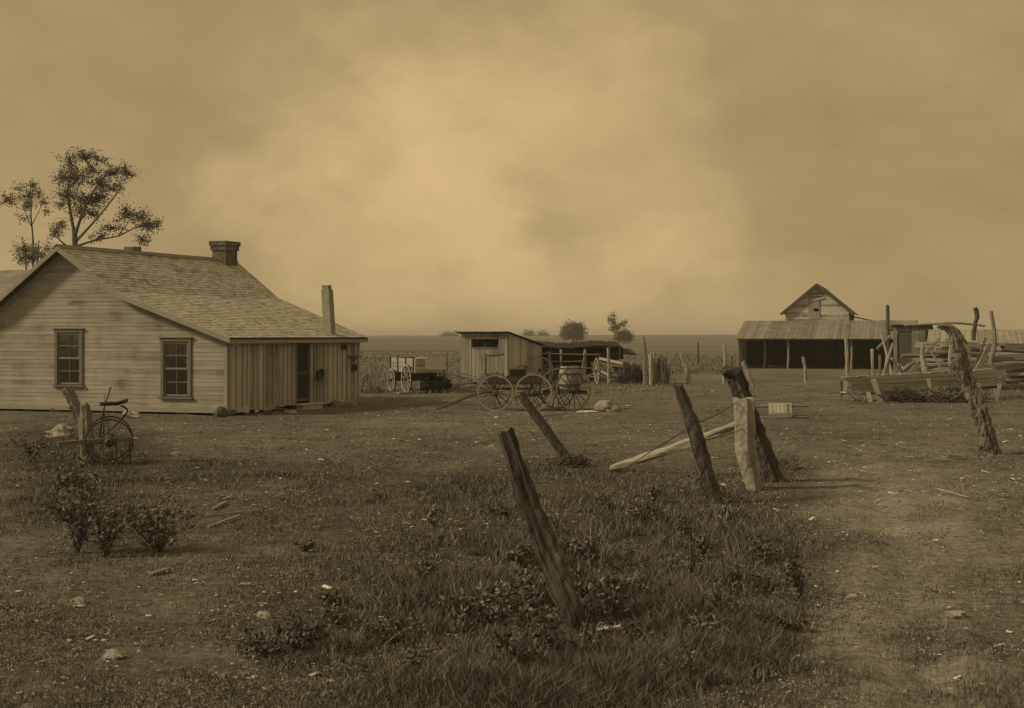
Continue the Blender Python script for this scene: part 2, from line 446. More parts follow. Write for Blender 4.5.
def Hv(P): return np.array([H(p[0], p[1]) for p in P])
def scatter(n, x0, x1, y0, y1):
    px = rng.uniform(x0, x1, n); py = rng.uniform(y0, y1, n)
    Y = CH*F/(py-HY); return px, py, (px-CX)/F*Y, Y
def make_grass():
    px, py, X, Y = scatter(1250000, -140, 1164, 388, 800)
    w, tr = wgrass(px, py)
    pat = np.array([nz(x, y, .9, 2.2)+.6*nz(x, y, 2.7, 9.9) for x, y in zip(X, Y)])
    keep = rng.uniform(0, 1, len(px)) < np.clip(w*(.55+1.7*pat), .015, 1)*.9
    px, py, X, Y, w, pat = [q[keep] for q in (px, py, X, Y, w, pat)]
    P = np.stack([X, Y, np.zeros(len(X))], 1); P[:, 2] = Hv(P)-.01
    tall = np.clip(w-.25, 0, 1)
    h = (.03+.05*rng.random(len(X)))+tall*(.04+.12*rng.random(len(X))**1.9)*(1+1.2*np.clip(pat, -.7, .9))
    stalk = rng.random(len(X)) < .03*tall; h = np.where(stalk, h+.16*rng.random(len(X)), h)
    far = np.clip((Y-12)/18, 0, 1); h *= 1-.45*far
    wid = (.0024+.00036*Y)*rng.uniform(.6, 1.4, len(X))
    V, T, sh = blades(P, h, wid, 1.0, .02, 1.0)
    # patches of greener and of drier growth
    pp = np.repeat(pat, 5); sh = np.clip(sh-.16*pp-.02, 0, 1)
    o = soup('grass', V, T, sh, 'grass')
    tag(o, 'dark tufty dry grass covering the foreground and yard', 'grass', kind='stuff')
make_grass()
def make_mats():
    # low creeping plants, dead leaves and trodden stalks lying on the earth
    n = 34000
    px, py, X, Y = scatter(n, -140, 1164, 384, 800)
    w, tr = wgrass(px, py)
    pat = np.array([nz(x, y, .7, 12.2)+.5*nz(x, y, 2.1, 4.9) for x, y in zip(X, Y)])
    k = rng.uniform(0, 1, n) < (.45+1.1*pat)*(1-.55*tr)
    X, Y, pat = X[k], Y[k], pat[k]
    per = 11; m = len(X)
    rad = (.04+.0030*Y)*rng.uniform(.5, 1.5, m)
    a = rng.uniform(0, 2*np.pi, (m, per)); q = np.sqrt(rng.random((m, per)))*rad[:, None]
    C = np.stack([X[:, None]+np.cos(a)*q, Y[:, None]+np.sin(a)*q*1.2, np.zeros((m, per))], 2).reshape(-1, 3)
    z0 = np.repeat(np.array([H(x, y) for x, y in zip(X, Y)]), per)
    C[:, 2] = z0+.004+rng.random(len(C))*.03
    size = np.repeat(.012+.0009*Y, per)
    V, T, sh = leaf_soup(C, size, -.2, .5, .0, 1.0)
    base = np.repeat(np.repeat(rng.beta(1.4, 2.2, m), per), 5)
    sh = np.clip(.75*base+.35*sh*base+.1*sh, 0, 1)
    V[:, 2] = np.maximum(V[:, 2], np.repeat(z0, 5)-.004)
    o = soup('ground_cover', V, T, sh, 'cover')
    tag(o, 'low creeping weeds and dead leaves lying flat on the earth', 'ground cover', kind='stuff')
make_mats()
def make_far_weeds():
    # rough growth round the wagon, along the fence and at the edge of the field
    Vs = []; Ts = []; Ss = []; base = 0
    def patch(x0, x1, y0, y1, n, h0, h1, lo, hi, wid):
        nonlocal base
        px, py, X, Y = scatter(n, x0, x1, y0, y1)
        pat = np.array([nz(x, y, .3, 4.2) for x, y in zip(X, Y)])
        k = rng.uniform(0, 1, n) < .55+1.1*pat
        P = np.stack([X, Y, np.zeros(n)], 1)[k]; P[:, 2] = Hv(P)-.02
        m = len(P); h = rng.uniform(h0, h1, m)
        V, T, s = blades(P, h, np.full(m, wid)*rng.uniform(.6, 1.4, m), .7, lo, hi)
        Vs.append(V); Ts.append(T+base); Ss.append(s); base += len(V)
    patch(352, 470, 372, 394, 4000, .08, .28, .1, .9, .035)
    patch(356, 380, 378, 394, 1500, .3, .75, .3, 1, .035)
    patch(-100, 470, 358, 372, 5000, .1, .35, .1, .6, .06)
    patch(660, 740, 360, 374, 3000, .1, .3, .1, .6, .05)
    patch(-100, 740, 352, 360, 9000, .12, .35, .05, .45, .08)
    patch(850, 1100, 372, 400, 5000, .08, .3, .1, .8, .03)
    patch(600, 680, 380, 388, 900, .06, .18, .1, .8, .035)
    patch(470, 640, 376, 392, 2000, .06, .2, .1, .8, .03)
    o = soup('weed_growth', np.concatenate(Vs), np.concatenate(Ts), np.concatenate(Ss), 'straw')
    tag(o, 'rough pale weeds growing round the wagon and at the field edge', 'weeds', kind='stuff')
make_far_weeds()
def make_chips():
    n = 6200
    px, py, X, Y = scatter(n, -60, 1080, 386, 700)
    w, tr = wgrass(px, py)
    cl = np.array([.6+1.6*nz(x, y, .25, 21.0)+.8*nz(x, y, 1.0, 22.0) for x, y in zip(X, Y)])
    k = (rng.uniform(0, 1, n) < (1-.75*np.clip(w, 0, 1))*np.clip(cl, .05, 1)*np.where(py > 540, .3, 1)); X, Y, py = X[k], Y[k], py[k]
    b = MB()
    for x, y in zip(X, Y):
        r = random.uniform(.003, .0145)*(.5+.032*min(y, 40))
        if random.random() < .10: r *= 1.9
        a = random.uniform(0, 6.28); c = Vector((x, y, H(x, y)+.012+r*.2)); L = random.uniform(.8, 2.4)
        d = Vector((math.cos(a), math.sin(a), random.uniform(-.15, .25))); e = Vector((-math.sin(a), math.cos(a), random.uniform(-.3, .3)))
        b.box(c, d*r*L, e*r*.8, d.cross(e)*r*.25)
    o = b.build('wood_chip', 'chip'); tag(o, 'pale wood chips and small stones littering the bare yard', 'litter', kind='stuff')
make_chips()

# ------------------------------------------------------------------ farmhouse
HA = Vector((-7.72, 34.0, 0)); HS = Vector((.434, .901, 0)); HG = Vector((-.955, .297, 0)); HL = 6.55
def HF(u, v, z):
    """house frame: u along the plank side wall (away), v along the gable wall (to the left)"""
    return HA+HS*(u*(1+.15*max(v, 0)/5.43))+HG*v+Vector((0, 0, z))
EZ, BV, BZ, RV, RZ = 2.20, 3.35, 3.40, 5.2, 4.70
def roofz(v):
    if v < BV: return EZ+(BZ-EZ)*v/BV
    if v < RV: return BZ+(RZ-BZ)*(v-BV)/(RV-BV)
    if v < 7.35: return RZ-(RZ-3.10)*(v-RV)/1.92
    return 3.10-(v-7.35)*.36
def farmhouse():
    root = thing('farmhouse', 'weathered clapboard farmhouse with long shingled roof and plank lean-to', 'house', HF(3, 3, 0))
    nrm = Vector((-HG.y, HG.x, 0)); nrm = -nrm if nrm.y > 0 else nrm      # out of the gable
    sn = Vector((HS.y, -HS.x, 0))                                          # out of the plank wall
    WIN = [(1.13, 2.08, .47, 2.07), (4.62, 5.55, .76, 2.32)]
    # clapboards
    b = MB(); ex = .118; z = .20; VM = 9.3
    def lims(zz):
        lo = 0.0; hi = VM
        vs = np.linspace(0, VM, 380); ok = [v for v in vs if roofz(v)-.05 >= zz]
        return (min(ok), max(ok)) if ok else None
    k = 0
    while z < RZ-.1:
        l = lims(z+ex*.5)
        if not l: break
        segs = [l]
        for (a, c, z0, z1) in WIN:
            if z+ex > z0-.06 and z < z1+.06:
                ns = []
                for (p, q) in segs:
                    if c < p or a > q: ns.append((p, q)); continue
                    if a > p: ns.append((p, a))
                    if c < q: ns.append((c, q))
                segs = ns
        for (p, q) in segs:
            cuts = [p]; 
            while cuts[-1] < q: cuts.append(min(q, cuts[-1]+random.uniform(1.2, 4.2)))
            for s0, s1 in zip(cuts, cuts[1:]):
                if s1-s0 < .02: continue
                jz = random.uniform(-.004, .004); g = .002
                pts = [HF(0, s0+g, z+jz)+nrm*.014, HF(0, s1-g, z+random.uniform(-.004, .004))+nrm*.014,
                       HF(0, s1-g, z+ex+.02)+nrm*.006, HF(0, s0+g, z+ex+.02)+nrm*.006]
                b.prism([pts[1], pts[0], pts[3], pts[2]], nrm*-.016)
        z += ex; k += 1
    b.build('clapboard_wall', 'clap', root)
    # sill board under the clapboards
    m = MB(); m.bar(HF(0, -.02, .135)+nrm*.01, HF(0, VM, .135)+nrm*.01, .05, .13); m.build('sill_board', 'trim', root)
    # inner shell keeps the rooms dark
    m = MB()
    def wallquad(a, c, t):
        m.prism([a, c, c+Vector((0, 0, 1.9)), a+Vector((0, 0, 1.9))], t)
    pts = [HF(.04, v, .15) for v in (0.05,)]+[]
    # shell: back gable and left side
    bk = [HF(HL, v, zz) for v, zz in ((0, .15), (VM, .15), (VM, roofz(VM)-.08), (7.35, roofz(7.35)-.08), (RV, RZ-.08), (BV, BZ-.08), (0, EZ-.08))]
    m.prism(bk, HS*.05)
    m.prism([HF(.05, VM, .15), HF(HL, VM, .15), HF(HL, VM, roofz(VM)-.06), HF(.05, VM, roofz(VM)-.06)], HG*.04)
    m.build('rear_wall', 'plank', root)
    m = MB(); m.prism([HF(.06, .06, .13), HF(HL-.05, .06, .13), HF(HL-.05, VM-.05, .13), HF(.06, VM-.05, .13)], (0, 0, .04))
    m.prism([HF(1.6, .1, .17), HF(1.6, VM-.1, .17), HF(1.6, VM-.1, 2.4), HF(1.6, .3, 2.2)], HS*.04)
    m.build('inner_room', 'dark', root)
    # plank wall of the lean-to
    DU0, DU1 = 3.06, 3.8
    b = MB(); u = 0.09
    while u < HL-.02:
        w = random.uniform(.13, .25)
        if u < DU0 < u+w+.05: w = DU0-u
        if DU0-.01 <= u < DU1: u = DU1; continue
        w = min(w, HL-u)
        if w < .04: u += max(w, .01); continue
        c = HF(u+w/2, 0, 0); off = random.uniform(0, .012); zb = random.uniform(.03, .16)
        zt = EZ-.06
        b.box(c+sn*(.012+off)+Vector((0, 0, (zb+zt)/2)), HS*(w/2-random.uniform(.004, .011)), sn*.011, (HS*random.uniform(-.008, .008)+Vector((0, 0, (zt-zb)/2))))
        u += w
    b.build('plank_wall', 'plank', root)
    u = .3
    while u < HL-.1:
        if not (DU0-.1 < u < DU1+.05):
            c = HF(u, 0, 0)+sn*.042; zb = random.uniform(.1, .25)
            if random.random() < .85:
                b = MB(); b.box(c+Vector((0, 0, (zb+EZ-.12)/2)), HS*random.uniform(.017, .028), sn*.009, Vector((0, 0, (EZ-.12-zb)/2))+HS*random.uniform(-.01, .01)); b.build('batten', 'trim', root)
        u += random.uniform(.2, .3)
    
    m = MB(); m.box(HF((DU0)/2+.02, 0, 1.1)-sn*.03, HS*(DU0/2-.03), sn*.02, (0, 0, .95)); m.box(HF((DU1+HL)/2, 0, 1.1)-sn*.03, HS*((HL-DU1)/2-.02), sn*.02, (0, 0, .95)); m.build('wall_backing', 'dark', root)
    # screen door
    b = MB()
    for uu in (DU0+.025, DU1-.025): b.box(HF(uu, 0, 1.12)+sn*.02, HS*.028, sn*.03, (0, 0, .93))
    b.box(HF((DU0+DU1)/2, 0, 2.02)+sn*.02, HS*.31, sn*.028, (0, 0, .03)); b.build('door_frame', 'frame', root)
    d = MB(); dm = (DU0+DU1)/2
    for uu in (DU0+.09, DU1-.09): d.box(HF(uu, 0, 1.1)+sn*.0, HS*.032, sn*.013, (0, 0, .87))
    for zz in (.28, 1.06, 1.92): d.box(HF(dm, 0, zz), HS*.25, sn*.012, (0, 0, .05))
    door = d.build('screen_door', 'darkwood', root)
    m = MB(); m.box(HF(dm, 0, 1.1)-sn*.02, HS*.26, sn*.004, (0, 0, .85)); m.build('screen', 'mesh', door)
    m = MB(); m.box(HF(DU1-.1, 0, 1.02)+sn*.03, HS*.012, sn*.02, (0, 0, .05)); m.build('handle', 'iron', door)
    m = MB(); m.box(HF(dm+.1, 0, .16)+sn*.2, HS*.6, sn*.17, (0, 0, .02)); m.box(HF(dm+.1, 0, .07)+sn*.2, HS*.5, sn*.12, (0, 0, .07)); m.build('door_step', 'plank', root)
    # corner boards
    b = MB(); b.box(HF(0, 0, 1.1)+sn*.022+nrm*.012+HS*.05, HS*.05, sn*.014, (0, 0, .98)); b.build('corner_board', 'trim', root)
    b = MB(); b.box(HF(0, .05, 1.1)+nrm*.036, HG*.05, nrm*.010, (0, 0, .98)); b.build('corner_board', 'trim', root)
    # windows
    for i, (a, c, z0, z1) in enumerate(WIN):
        b = MB(); t = .09
        for vv in (a+t/2, c-t/2): b.box(HF(0, vv, (z0+z1)/2)+nrm*.03, HG*t/2, nrm*.022, (0, 0, (z1-z0)/2-t/2))
        b.box(HF(0, (a+c)/2, z1)+nrm*.032, HG*((c-a)/2+.02), nrm*.026, (0, 0, t/2))
        w = b.build('window', 'frame', root)
        m = MB(); m.box(HF(0, (a+c)/2, z1+.06)+nrm*.045, HG*((c-a)/2+.05), nrm*.045, (0, 0, .014)); m.build('drip_cap', 'frame', w)
        m = MB(); m.box(HF(0, (a+c)/2, z0)+nrm*.04, HG*((c-a)/2+.05), nrm*.05, (0, 0, .025)); m.build('sill', 'frame', w)
        m = MB(); m.box(HF(0, (a+c)/2, z0-.085)+nrm*.004, HG*((c-a)/2-.01), nrm*.004, (0, 0, .06)); m.build('apron', 'clap', w); m = MB(); m.box(HF(0, (a+c)/2, z1+.11)+nrm*.004, HG*((c-a)/2-.01), nrm*.004, (0, 0, .06)); m.build('apron', 'clap', w)
        zm = (z0+z1)/2; ia, ic = a+t, c-t
        for nm, za, zb, o in (('sash', z0+.04, zm+.02, -.015), ('sash', zm-.02, z1-.05, .008)):
            s = MB(); e = .026
            for vv in (ia+e, ic-e): s.box(HF(0, vv, (za+zb)/2)+nrm*o, HG*e, nrm*.013, (0, 0, (zb-za)/2))
            for zz in (za+e, zb-e): s.box(HF(0, (ia+ic)/2, zz)+nrm*o, HG*((ic-ia)/2-2*e), nrm*.012, (0, 0, e))
            s.box(HF(0, (ia+ic)/2, (za+zb)/2)+nrm*o, HG*.010, nrm*.011, (0, 0, (zb-za)/2-2*e))
            s.box(HF(0, (ia+ic)/2, (za+zb)/2)+nrm*o, HG*((ic-ia)/2-2*e), nrm*.010, (0, 0, .010))
            s.build(nm, 'midwood', w)
            p = MB(); p.box(HF(0, (ia+ic)/2, (za+zb)/2)+nrm*(o-.002), HG*((ic-ia)/2-.03), nrm*.002, (0, 0, (zb-za)/2-.03)); p.build('pane', 'glass', w)
        cu = MB()
        if i == 0:
            cu.prism([HF(.12, ia, z1-.05), HF(.12, ia, zm-.05), HF(.14, (ia+ic)/2+.03, z1-.35)], HS*.01)
            cu.prism([HF(.13, ic, z1-.05), HF(.13, ic-.28, z1-.1), HF(.13, ic, zm+.02)], HS*.01)
        else:
            cu.prism([HF(.12, ia, z1-.05), HF(.12, ia, zm+.1), HF(.13, ia+.36, zm+.05), HF(.13, ia+.36, z1-.05)], HS*.01)
        cu.build('curtain', 'curtain', w)
    # roof of overlapping shingles
    b = MB()
    def slope(v0, z0, v1, z1, u0, u1):
        """shingled slope, v0/z0 at the lower edge"""
        vb = Vector((v1-v0, z1-z0)); L = vb.length; n = int(L/.135); 
        for r in range(n+1):
            t0 = r/n; t1 = min(1.06, t0+1.9/n)
            u = u0+random.uniform(-.1, 0)
            while u < u1:
                w = random.uniform(.09, .2); e = min(u+w, u1); s = max(u, u0)
                if e-s > .02:
                    j = random.uniform(-.010, .010); lift = random.uniform(0, .006)
                    va = v0+(v1-v0)*t0; za = z0+(z1-z0)*t0; vc = v0+(v1-v0)*min(t1, 1.0); zc = z0+(z1-z0)*min(t1, 1.0)
                    sgn = 1 if v1 > v0 else -1
                    p = [HF(s+.003, va-sgn*j*1.0, za+.030+lift), HF(e-.003, va-sgn*j, za+.030+lift), HF(e-.003, vc, zc+.012), HF(s+.003, vc, zc+.012)]
                    if sgn < 0: p = [p[1], p[0], p[3], p[2]]
                    b.prism([p[0], p[1], p[2], p[3]] , Vector((0, 0, -.016)))
                u += w
    O = .26; U0, U1 = -.30, HL+.12
    sl = (BZ-EZ)/BV
    slope(-O, EZ-O*sl, BV, BZ, U0, U1); slope(BV, BZ, RV, RZ, U0, U1)
    slope(VM+.3, roofz(VM+.3), 7.35, 3.10, U0, U1); slope(7.35, 3.10, RV, RZ, U0, U1)
    roof = b.build('roof', 'shingle', root)
    # sheathing under the shingles
    m = MB()
    line = [(-O, EZ-O*sl), (BV, BZ), (RV, RZ), (7.35, 3.10), (VM+.3, roofz(VM+.3))]
    for (va, za), (vb, zb) in zip(line, line[1:]):
        m.prism([HF(U0+.02, va, za-.012), HF(U1-.02, va, za-.012), HF(U1-.02, vb, zb-.012), HF(U0+.02, vb, zb-.012)], (0, 0, -.03))
    m.build('sheathing', 'darkwood', roof)
    # ridge boards and rakes
    m = MB()
    m.prism([HF(U0-.02, RV-.13, RZ-.055), HF(U1, RV-.13, RZ-.055), HF(U1, RV, RZ+.045), HF(U0-.02, RV, RZ+.045)], (0, 0, .022))
    m.prism([HF(U0-.02, RV+.13, RZ-.07), HF(U0-.02, RV+.004, RZ+.043), HF(U1, RV+.004, RZ+.043), HF(U1, RV+.13, RZ-.07)], (0, 0, .022))
    m.build('ridge_board', 'roofboard', roof)
    for (va, za), (vb, zb) in zip(line, line[1:]):
        m = MB(); m.prism([HF(U0-.012, va, za-.13), HF(U0-.012, vb, zb-.13), HF(U0-.012, vb, zb+.005), HF(U0-.012, va, za+.005)], HS*.028); m.build('rake_board', 'trim', root)
    for (va, za), (vb, zb) in zip(line, line[1:]):
        m = MB(); m.prism([HF(0, va, za-.21)+nrm*.02, HF(0, vb, zb-.21)+nrm*.02, HF(0, vb, zb-.05)+nrm*.02, HF(0, va, za-.05)+nrm*.02], nrm*.012); m.build('frieze_board', 'trim', root)
    m = MB(); m.box(HF((U0+U1)/2, -O+.02, EZ-O*sl-.085), HS*((U1-U0)/2-.03), HG*.014, (0, 0, .055)); m.build('eave_board', 'trim', root)
    # chimneys
    def chim(u, v, w, d, z0, z1, cap):
        c = HF(u, v, 0); m = MB()
        m.box(c+Vector((0, 0, (z0+z1-cap)/2)), HG*w/2, HS*d/2, (0, 0, (z1-cap-z0)/2))
        if cap < .1: m.build('chimney', 'brick', roof); return c
        m.box(c+Vector((0, 0, z1-cap*.75)), HG*(w/2+.04), HS*(d/2+.04), (0, 0, cap*.25))
        m.box(c+Vector((0, 0, z1-cap*.25+.002)), HG*(w/2+.075), HS*(d/2+.075), (0, 0, cap*.25))
        m.build('chimney', 'brick', roof)
        return c
    chim(6.1, RV-.06, .5, .62, 4.1, 5.32, .3)
    chim(2.9, RV+.55, .34, .34, 4.0, 4.95, .02)
    m = MB(); c = HF(5.05, .15, 0); m.box(c+Vector((.0, 0, 2.75)), HG*.125, HS*.125, Vector((-.05, 0, .85))); m.box(c+Vector((-.058, 0, 3.67)), HG*.10, HS*.10, (-.01, 0, .07)); m.build('flue', 'limewash', roof)
    # piers
    for (u, v) in ((.15, .1), (.12, 2.9), (.12, 5.6), (.12, 8.6), (2.2, .12), (4.6, .12), (6.3, .12)):
        m = MB(); m.blob(HF(u, v, .05), (.22, .2, .16), .2, 10, u+v); m.build('foundation_stone', 'dkstone', root)
    # rear wing
    m = MB(); 
    def wslope(u0, z0, u1, z1):
        m.prism([HF(u0, 7.0, z0), HF(u0, 13, z0), HF(u1, 13, z1), HF(u1, 7.0, z1)], (0, 0, -.06))
    wslope(1.9, 3.0, 4.2, 4.42); wslope(6.3, 3.0, 4.21, 4.42); m.build('wing_roof', 'roofboard', root)
    m = MB(); m.prism([HF(2.2, 9.4, .15), HF(2.2, 12.6, .15), HF(2.2, 12.6, 3.05), HF(2.2, 9.4, 3.05)], HS*.06)
    m.prism([HF(5.9, 9.4, .15), HF(5.9, 12.6, .15), HF(5.9, 12.6, 3.05), HF(5.9, 9.4, 3.05)], HS*.06)
    m.prism([HF(2.27, 12.6, .15), HF(5.89, 12.6, .15), HF(5.89, 12.6, 3.0), HF(4.2, 12.6, 4.3), HF(2.27, 12.6, 3.0)], HG*.06); m.build('wing_wall', 'plank', root)
    # things hung on the plank wall
    def pan(name, u, z, r, lab, dp=.06, mat='iron'):
        m = MB(); c = HF(u, 0, z)+sn*.055
        m.lathe(c, sn, [(0, r), (dp*.3, r), (dp*.3, r*.9), (.02, r*.85)] if False else [(0, r*.75), (dp, r), (dp, r*.92), (dp*.35, r*.7)], 18)
        o = m.build(name, mat, origin=c); tag(o, lab, 'pan')
    pan('frying_pan', 5.55, 1.83, .1, 'small dark round pan hung high on the plank wall near its far end')
    pan('wash_basin', 4.2, 1.0, .19, 'large dark basin hung low on the plank wall right of the screen door', .1)
    pan('tin_pail_lid', 6.12, 1.17, .13, 'dark dish hung under the little shelf at the far corner of the plank wall', .07)
    m = MB(); c = HF(6.1, 0, 1.53); m.box(c+sn*.14, HS*.28, sn*.1, (0, 0, .014)); m.bar(c+sn*.06-Vector((0, 0, .18)), c+sn*.2-Vector((0, 0, .015)), .03, .02); o = m.build('wall_shelf', 'darkwood', origin=c); tag(o, 'little wooden bracket shelf at the far corner of the plank wall', 'shelf')
    # heap by the wall
    for i, (x, y, r, lab) in enumerate(((291, 413.5, .13, 'pale flat stone on the ground in front of the plank wall'), (283, 411, .1, 'rounded stone close to the door step of the plank wall'), (268, 414, .09, 'small dark stone below the planks left of the door step'), (303, 409, .09, 'small stone lying under the screen door'))):
        m = MB(); g = GR(x, y); m.blob(g+Vector((0, 0, r*.25)), (r*1.5, r, r*.6), .3, 10, i+3.3); o = m.build('stone', 'stone' if i == 0 else 'dkstone', origin=g); tag(o, lab, 'stone')
    m = MB(); g = HF(5.3, -.28, 0)
    for i in range(7): m.blob(g+HS*random.uniform(-.55, .55)+sn*random.uniform(-.1, .12)+Vector((0, 0, .06)), (random.uniform(.12, .25), .12, random.uniform(.06, .13)), .5, 10, i+.5)
    o = m.build('rag_heap', 'sack', origin=g); tag(o, 'crumpled pale rags heaped at the foot of the plank wall', 'rags')
    m = MB(); g = GR(221, 417); m.blob(g+Vector((0, 0, .1)), (.2, .16, .16), .2, 10, 9.1); o = m.build('stone', 'dkstone', origin=g); tag(o, 'dark block of stone at the front corner of the farmhouse', 'stone')
    for x, y, r, lab in ((131, 418, .17, 'pale stone against the sill of the clapboard wall beside the machine'), (60, 437, .2, 'pale rough stone in the grass left of the short stump')):
        m = MB(); g = GR(x, y); m.blob(g+Vector((0, 0, r*.4)), (r*1.5, r, r*.8), .35, 12, x*.1); o = m.build('stone', 'stone', origin=g); tag(o, lab, 'stone')
farmhouse()

# ------------------------------------------------------------------ posts
def post(name, lab, pts, Y, rads, mat='post', n=20, jit=.30, ridge=.17, sub=12, cap=.03, dY=None, group=None, cat='post', sink=.2):
    """leaning post through pixel points at distance Y; the last point is at the ground"""
    ps = []
    for i, (x, y) in enumerate(pts):
        ps.append(PX(x, y, Y+(dY[i] if dY else 0)))
    base = ps[-1].copy(); d = (ps[-1]-ps[-2]).normalized()
    ps.append(ps[-1]+d*sink); r = [q*Y/F for q in rads]; r.append(r[-1])
    m = MB(); m.tube(list(reversed(ps)), list(reversed(r)), n, jit, ridge, cap, sub)
    o = m.build(name, mat, origin=(base.x, base.y, H(base.x, base.y)))
    return tag(o, lab, cat, group)
YF = 8.95
post('fence_post', 'tall dark weathered post leaning left in the foreground grass', [(505, 432), (520, 478), (538, 528), (556, 575), (572, 612), (581, 641)], YF, [8.5, 10, 11, 12, 11.5, 10], n=18, dY=[.4, .3, .2, .1, 0, 0])
post('fence_post', 'thin slanting pole leaning far left with a clump at its base', [(521, 394), (545, 428), (569, 462)], 21.6, [3.6, 4.4, 5.2], 'darkwood', n=10)
post('fence_post', 'dark leaning post crossing in front of the fallen pole', [(677, 385), (690, 420), (703, 460), (717, 503)], 16.4, [4.5, 7, 8, 8], n=12)
# pair of posts at the gate
post('split_post', 'thick pale split post standing upright at the gateway', [(745, 399), (745, 425), (746, 450), (751, 473), (754, 490)], 17.7, [9.5, 10.5, 10.5, 9, 7], 'split', n=18, jit=.2, ridge=.12)
post('fence_post', 'dark gateway post with crooked top bent behind the pale split post', [(724, 371), (733, 374), (740, 390), (747, 408), (757, 438), (768, 468)], 18.6, [4, 9, 8.5, 8.5, 9, 9.5], n=16, dY=[-.1, 0, 0, 0, 0, 0])
# fallen pole
m = MB(); a = GR(611, 472)+Vector((0, 0, .06)); c = PX(738, 424, 19.4)
m.tube([a, a*.5+c*.5-Vector((0, 0, .03)), c], [.05, .062, .055], 14, .4, .15, .02, 12); o = m.build('fallen_pole', 'palewood', origin=GR(611, 472)); tag(o, 'long pale pole lying aslant from the grass up to the gateway posts', 'pole')
# wires
def wire(lab, pts, r=.006):
    m = MB(); m.tube(pts, r, 5, sub=6); tag(m.build('fence_wire', 'iron', origin=pts[0]), lab, 'wire')
wire('upper rusty wire strung from the dark leaning post to the gateway posts', [PX(694, 424, 16.3), PX(716, 415, 17.0), PX(737, 402, 17.6)])
wire('lower rusty wire strung from the dark leaning post past the split post', [PX(706, 440, 16.3), PX(735, 432, 17.3), PX(757, 420, 18.2)])
wire('slack rusty wire hanging from the dark leaning post into the grass', [PX(690, 428, 16.3), PX(650, 452, 15.6), PX(612, 480, 15.0), PX(585, 510, 14.6)])
# crooked trunk post on the right
post('crooked_post', 'big crooked trunk used as a post at the right edge of the yard', [(938, 326), (951, 330), (959, 348), (964, 372), (974, 396), (984, 424), (993, 455)], 22.9, [2.5, 5, 7, 8, 8.2, 7.4, 8], 'trunkpost', n=28, jit=.5, ridge=.16)
post('stump_post', 'short upright stump post with rounded top left of the rusty machine', [(85, 404), (86, 420), (87, 440), (88, 464)], 21.4, [4, 5.5, 6, 7], 'midwood', n=14)
post('stump_post', 'jagged split post leaning behind the short stump post', [(68, 389), (75, 404), (82, 424), (90, 450)], 22.4, [5, 5.5, 5, 5], 'midwood', n=14, cap=.10, ridge=.2)
# far sticks and fence posts across the yard
for lab, pts, gy, rr, mat in (
    ('pale bent stick standing alone at the edge of the field', [(680, 352), (683, 361), (687, 370), (689, 384)], 384, [1, 1.4, 2.2, 2.2], 'palewood'),
    ('thin dark pole far out beyond the bent pale stick', [(698, 342), (698, 366)], 366, [.7, .9], 'darkwood'),
    ('pale knobbly post left of the open shed', [(724, 346), (725, 360), (724, 382)], 384, [1.6, 1.8, 2.0], 'palewood'),
    ('thin upright stake behind the dark crooked gateway post', [(731, 356), (731, 381)], 383, [1.3, 1.4], 'midwood'),
    ('pale crooked stake just right of the gateway posts', [(743, 362), (747, 371), (753, 384)], 386, [2.2, 2, 2], 'palewood'),
    ('short pale stake standing out before the open shed', [(803, 357), (805, 368), (806, 382)], 382, [1.3, 1.6, 1.9], 'palewood'),
    ('tall straight pole in front of the open shed', [(846, 338), (848, 380)], 381, [1.6, 1.8], 'palewood'),
    ('thin brace pole beside the tall straight pole', [(848, 343), (845, 372)], 375, [.8, .9], 'midwood'),
    ('short stake under the right end of the open shed eave', [(872, 349), (873, 375)], 377, [1.6, 1.6], 'palewood'),
    ('tall dark pole rising above the shed roof at its right end', [(887.5, 305), (888, 340), (888, 376)], 377, [1.6, 1.7, 2], 'darkwood'),
    ('thin pole standing left of the wagon against the field', [(447, 352), (447, 384)], 386, [.6, .7], 'darkwood'),
    ):
    post('fence_post', lab, pts, CH*F/(gy-HY), rr, mat, n=7, jit=.4, ridge=.1, sub=5)

# ------------------------------------------------------------------ wheels
def wheel(root, M4, c, R, ns=14, rim=.045, mats=('wheelrim', 'wheelrim', 'darkwood'), thin=1, ax=(0, 1, 0)):
    m = MB(M4); m.ring(c, ax, R, rim, .05*thin); w = m.build('wheel', mats[0], root)
    m = MB(M4); m.ring(c, ax, R+.008, rim*.9, .010); m.build('tyre', 'iron', w)
    m = MB(M4); c = Vector(c); a = Vector(ax).normalized(); x = a.orthogonal().normalized(); y = a.cross(x)
    for k in range(ns):
        t = 2*math.pi*k/ns+.1; d = x*math.cos(t)+y*math.sin(t)
        m.tube([c+d*.07, c+d*(R-.045*thin)], [.016*thin, .013*thin], 6)
    m.build('spokes', mats[1], w)
    m = MB(M4); m.lathe(c-a*.12, a, [(0, .045), (.03, .055), (.08, .085), (.16, .085), (.21, .055), (.24, .05)], 14); m.build('hub', mats[2], w)
    return w
def frame(origin, fwd):
    fwd = Vector(fwd).normalized(); lf = Vector((0, 0, 1)).cross(fwd)
    return Matrix(((fwd.x, lf.x, 0, origin[0]), (fwd.y, lf.y, 0, origin[1]), (0, 0, 1, origin[2]), (0, 0, 0, 1)))

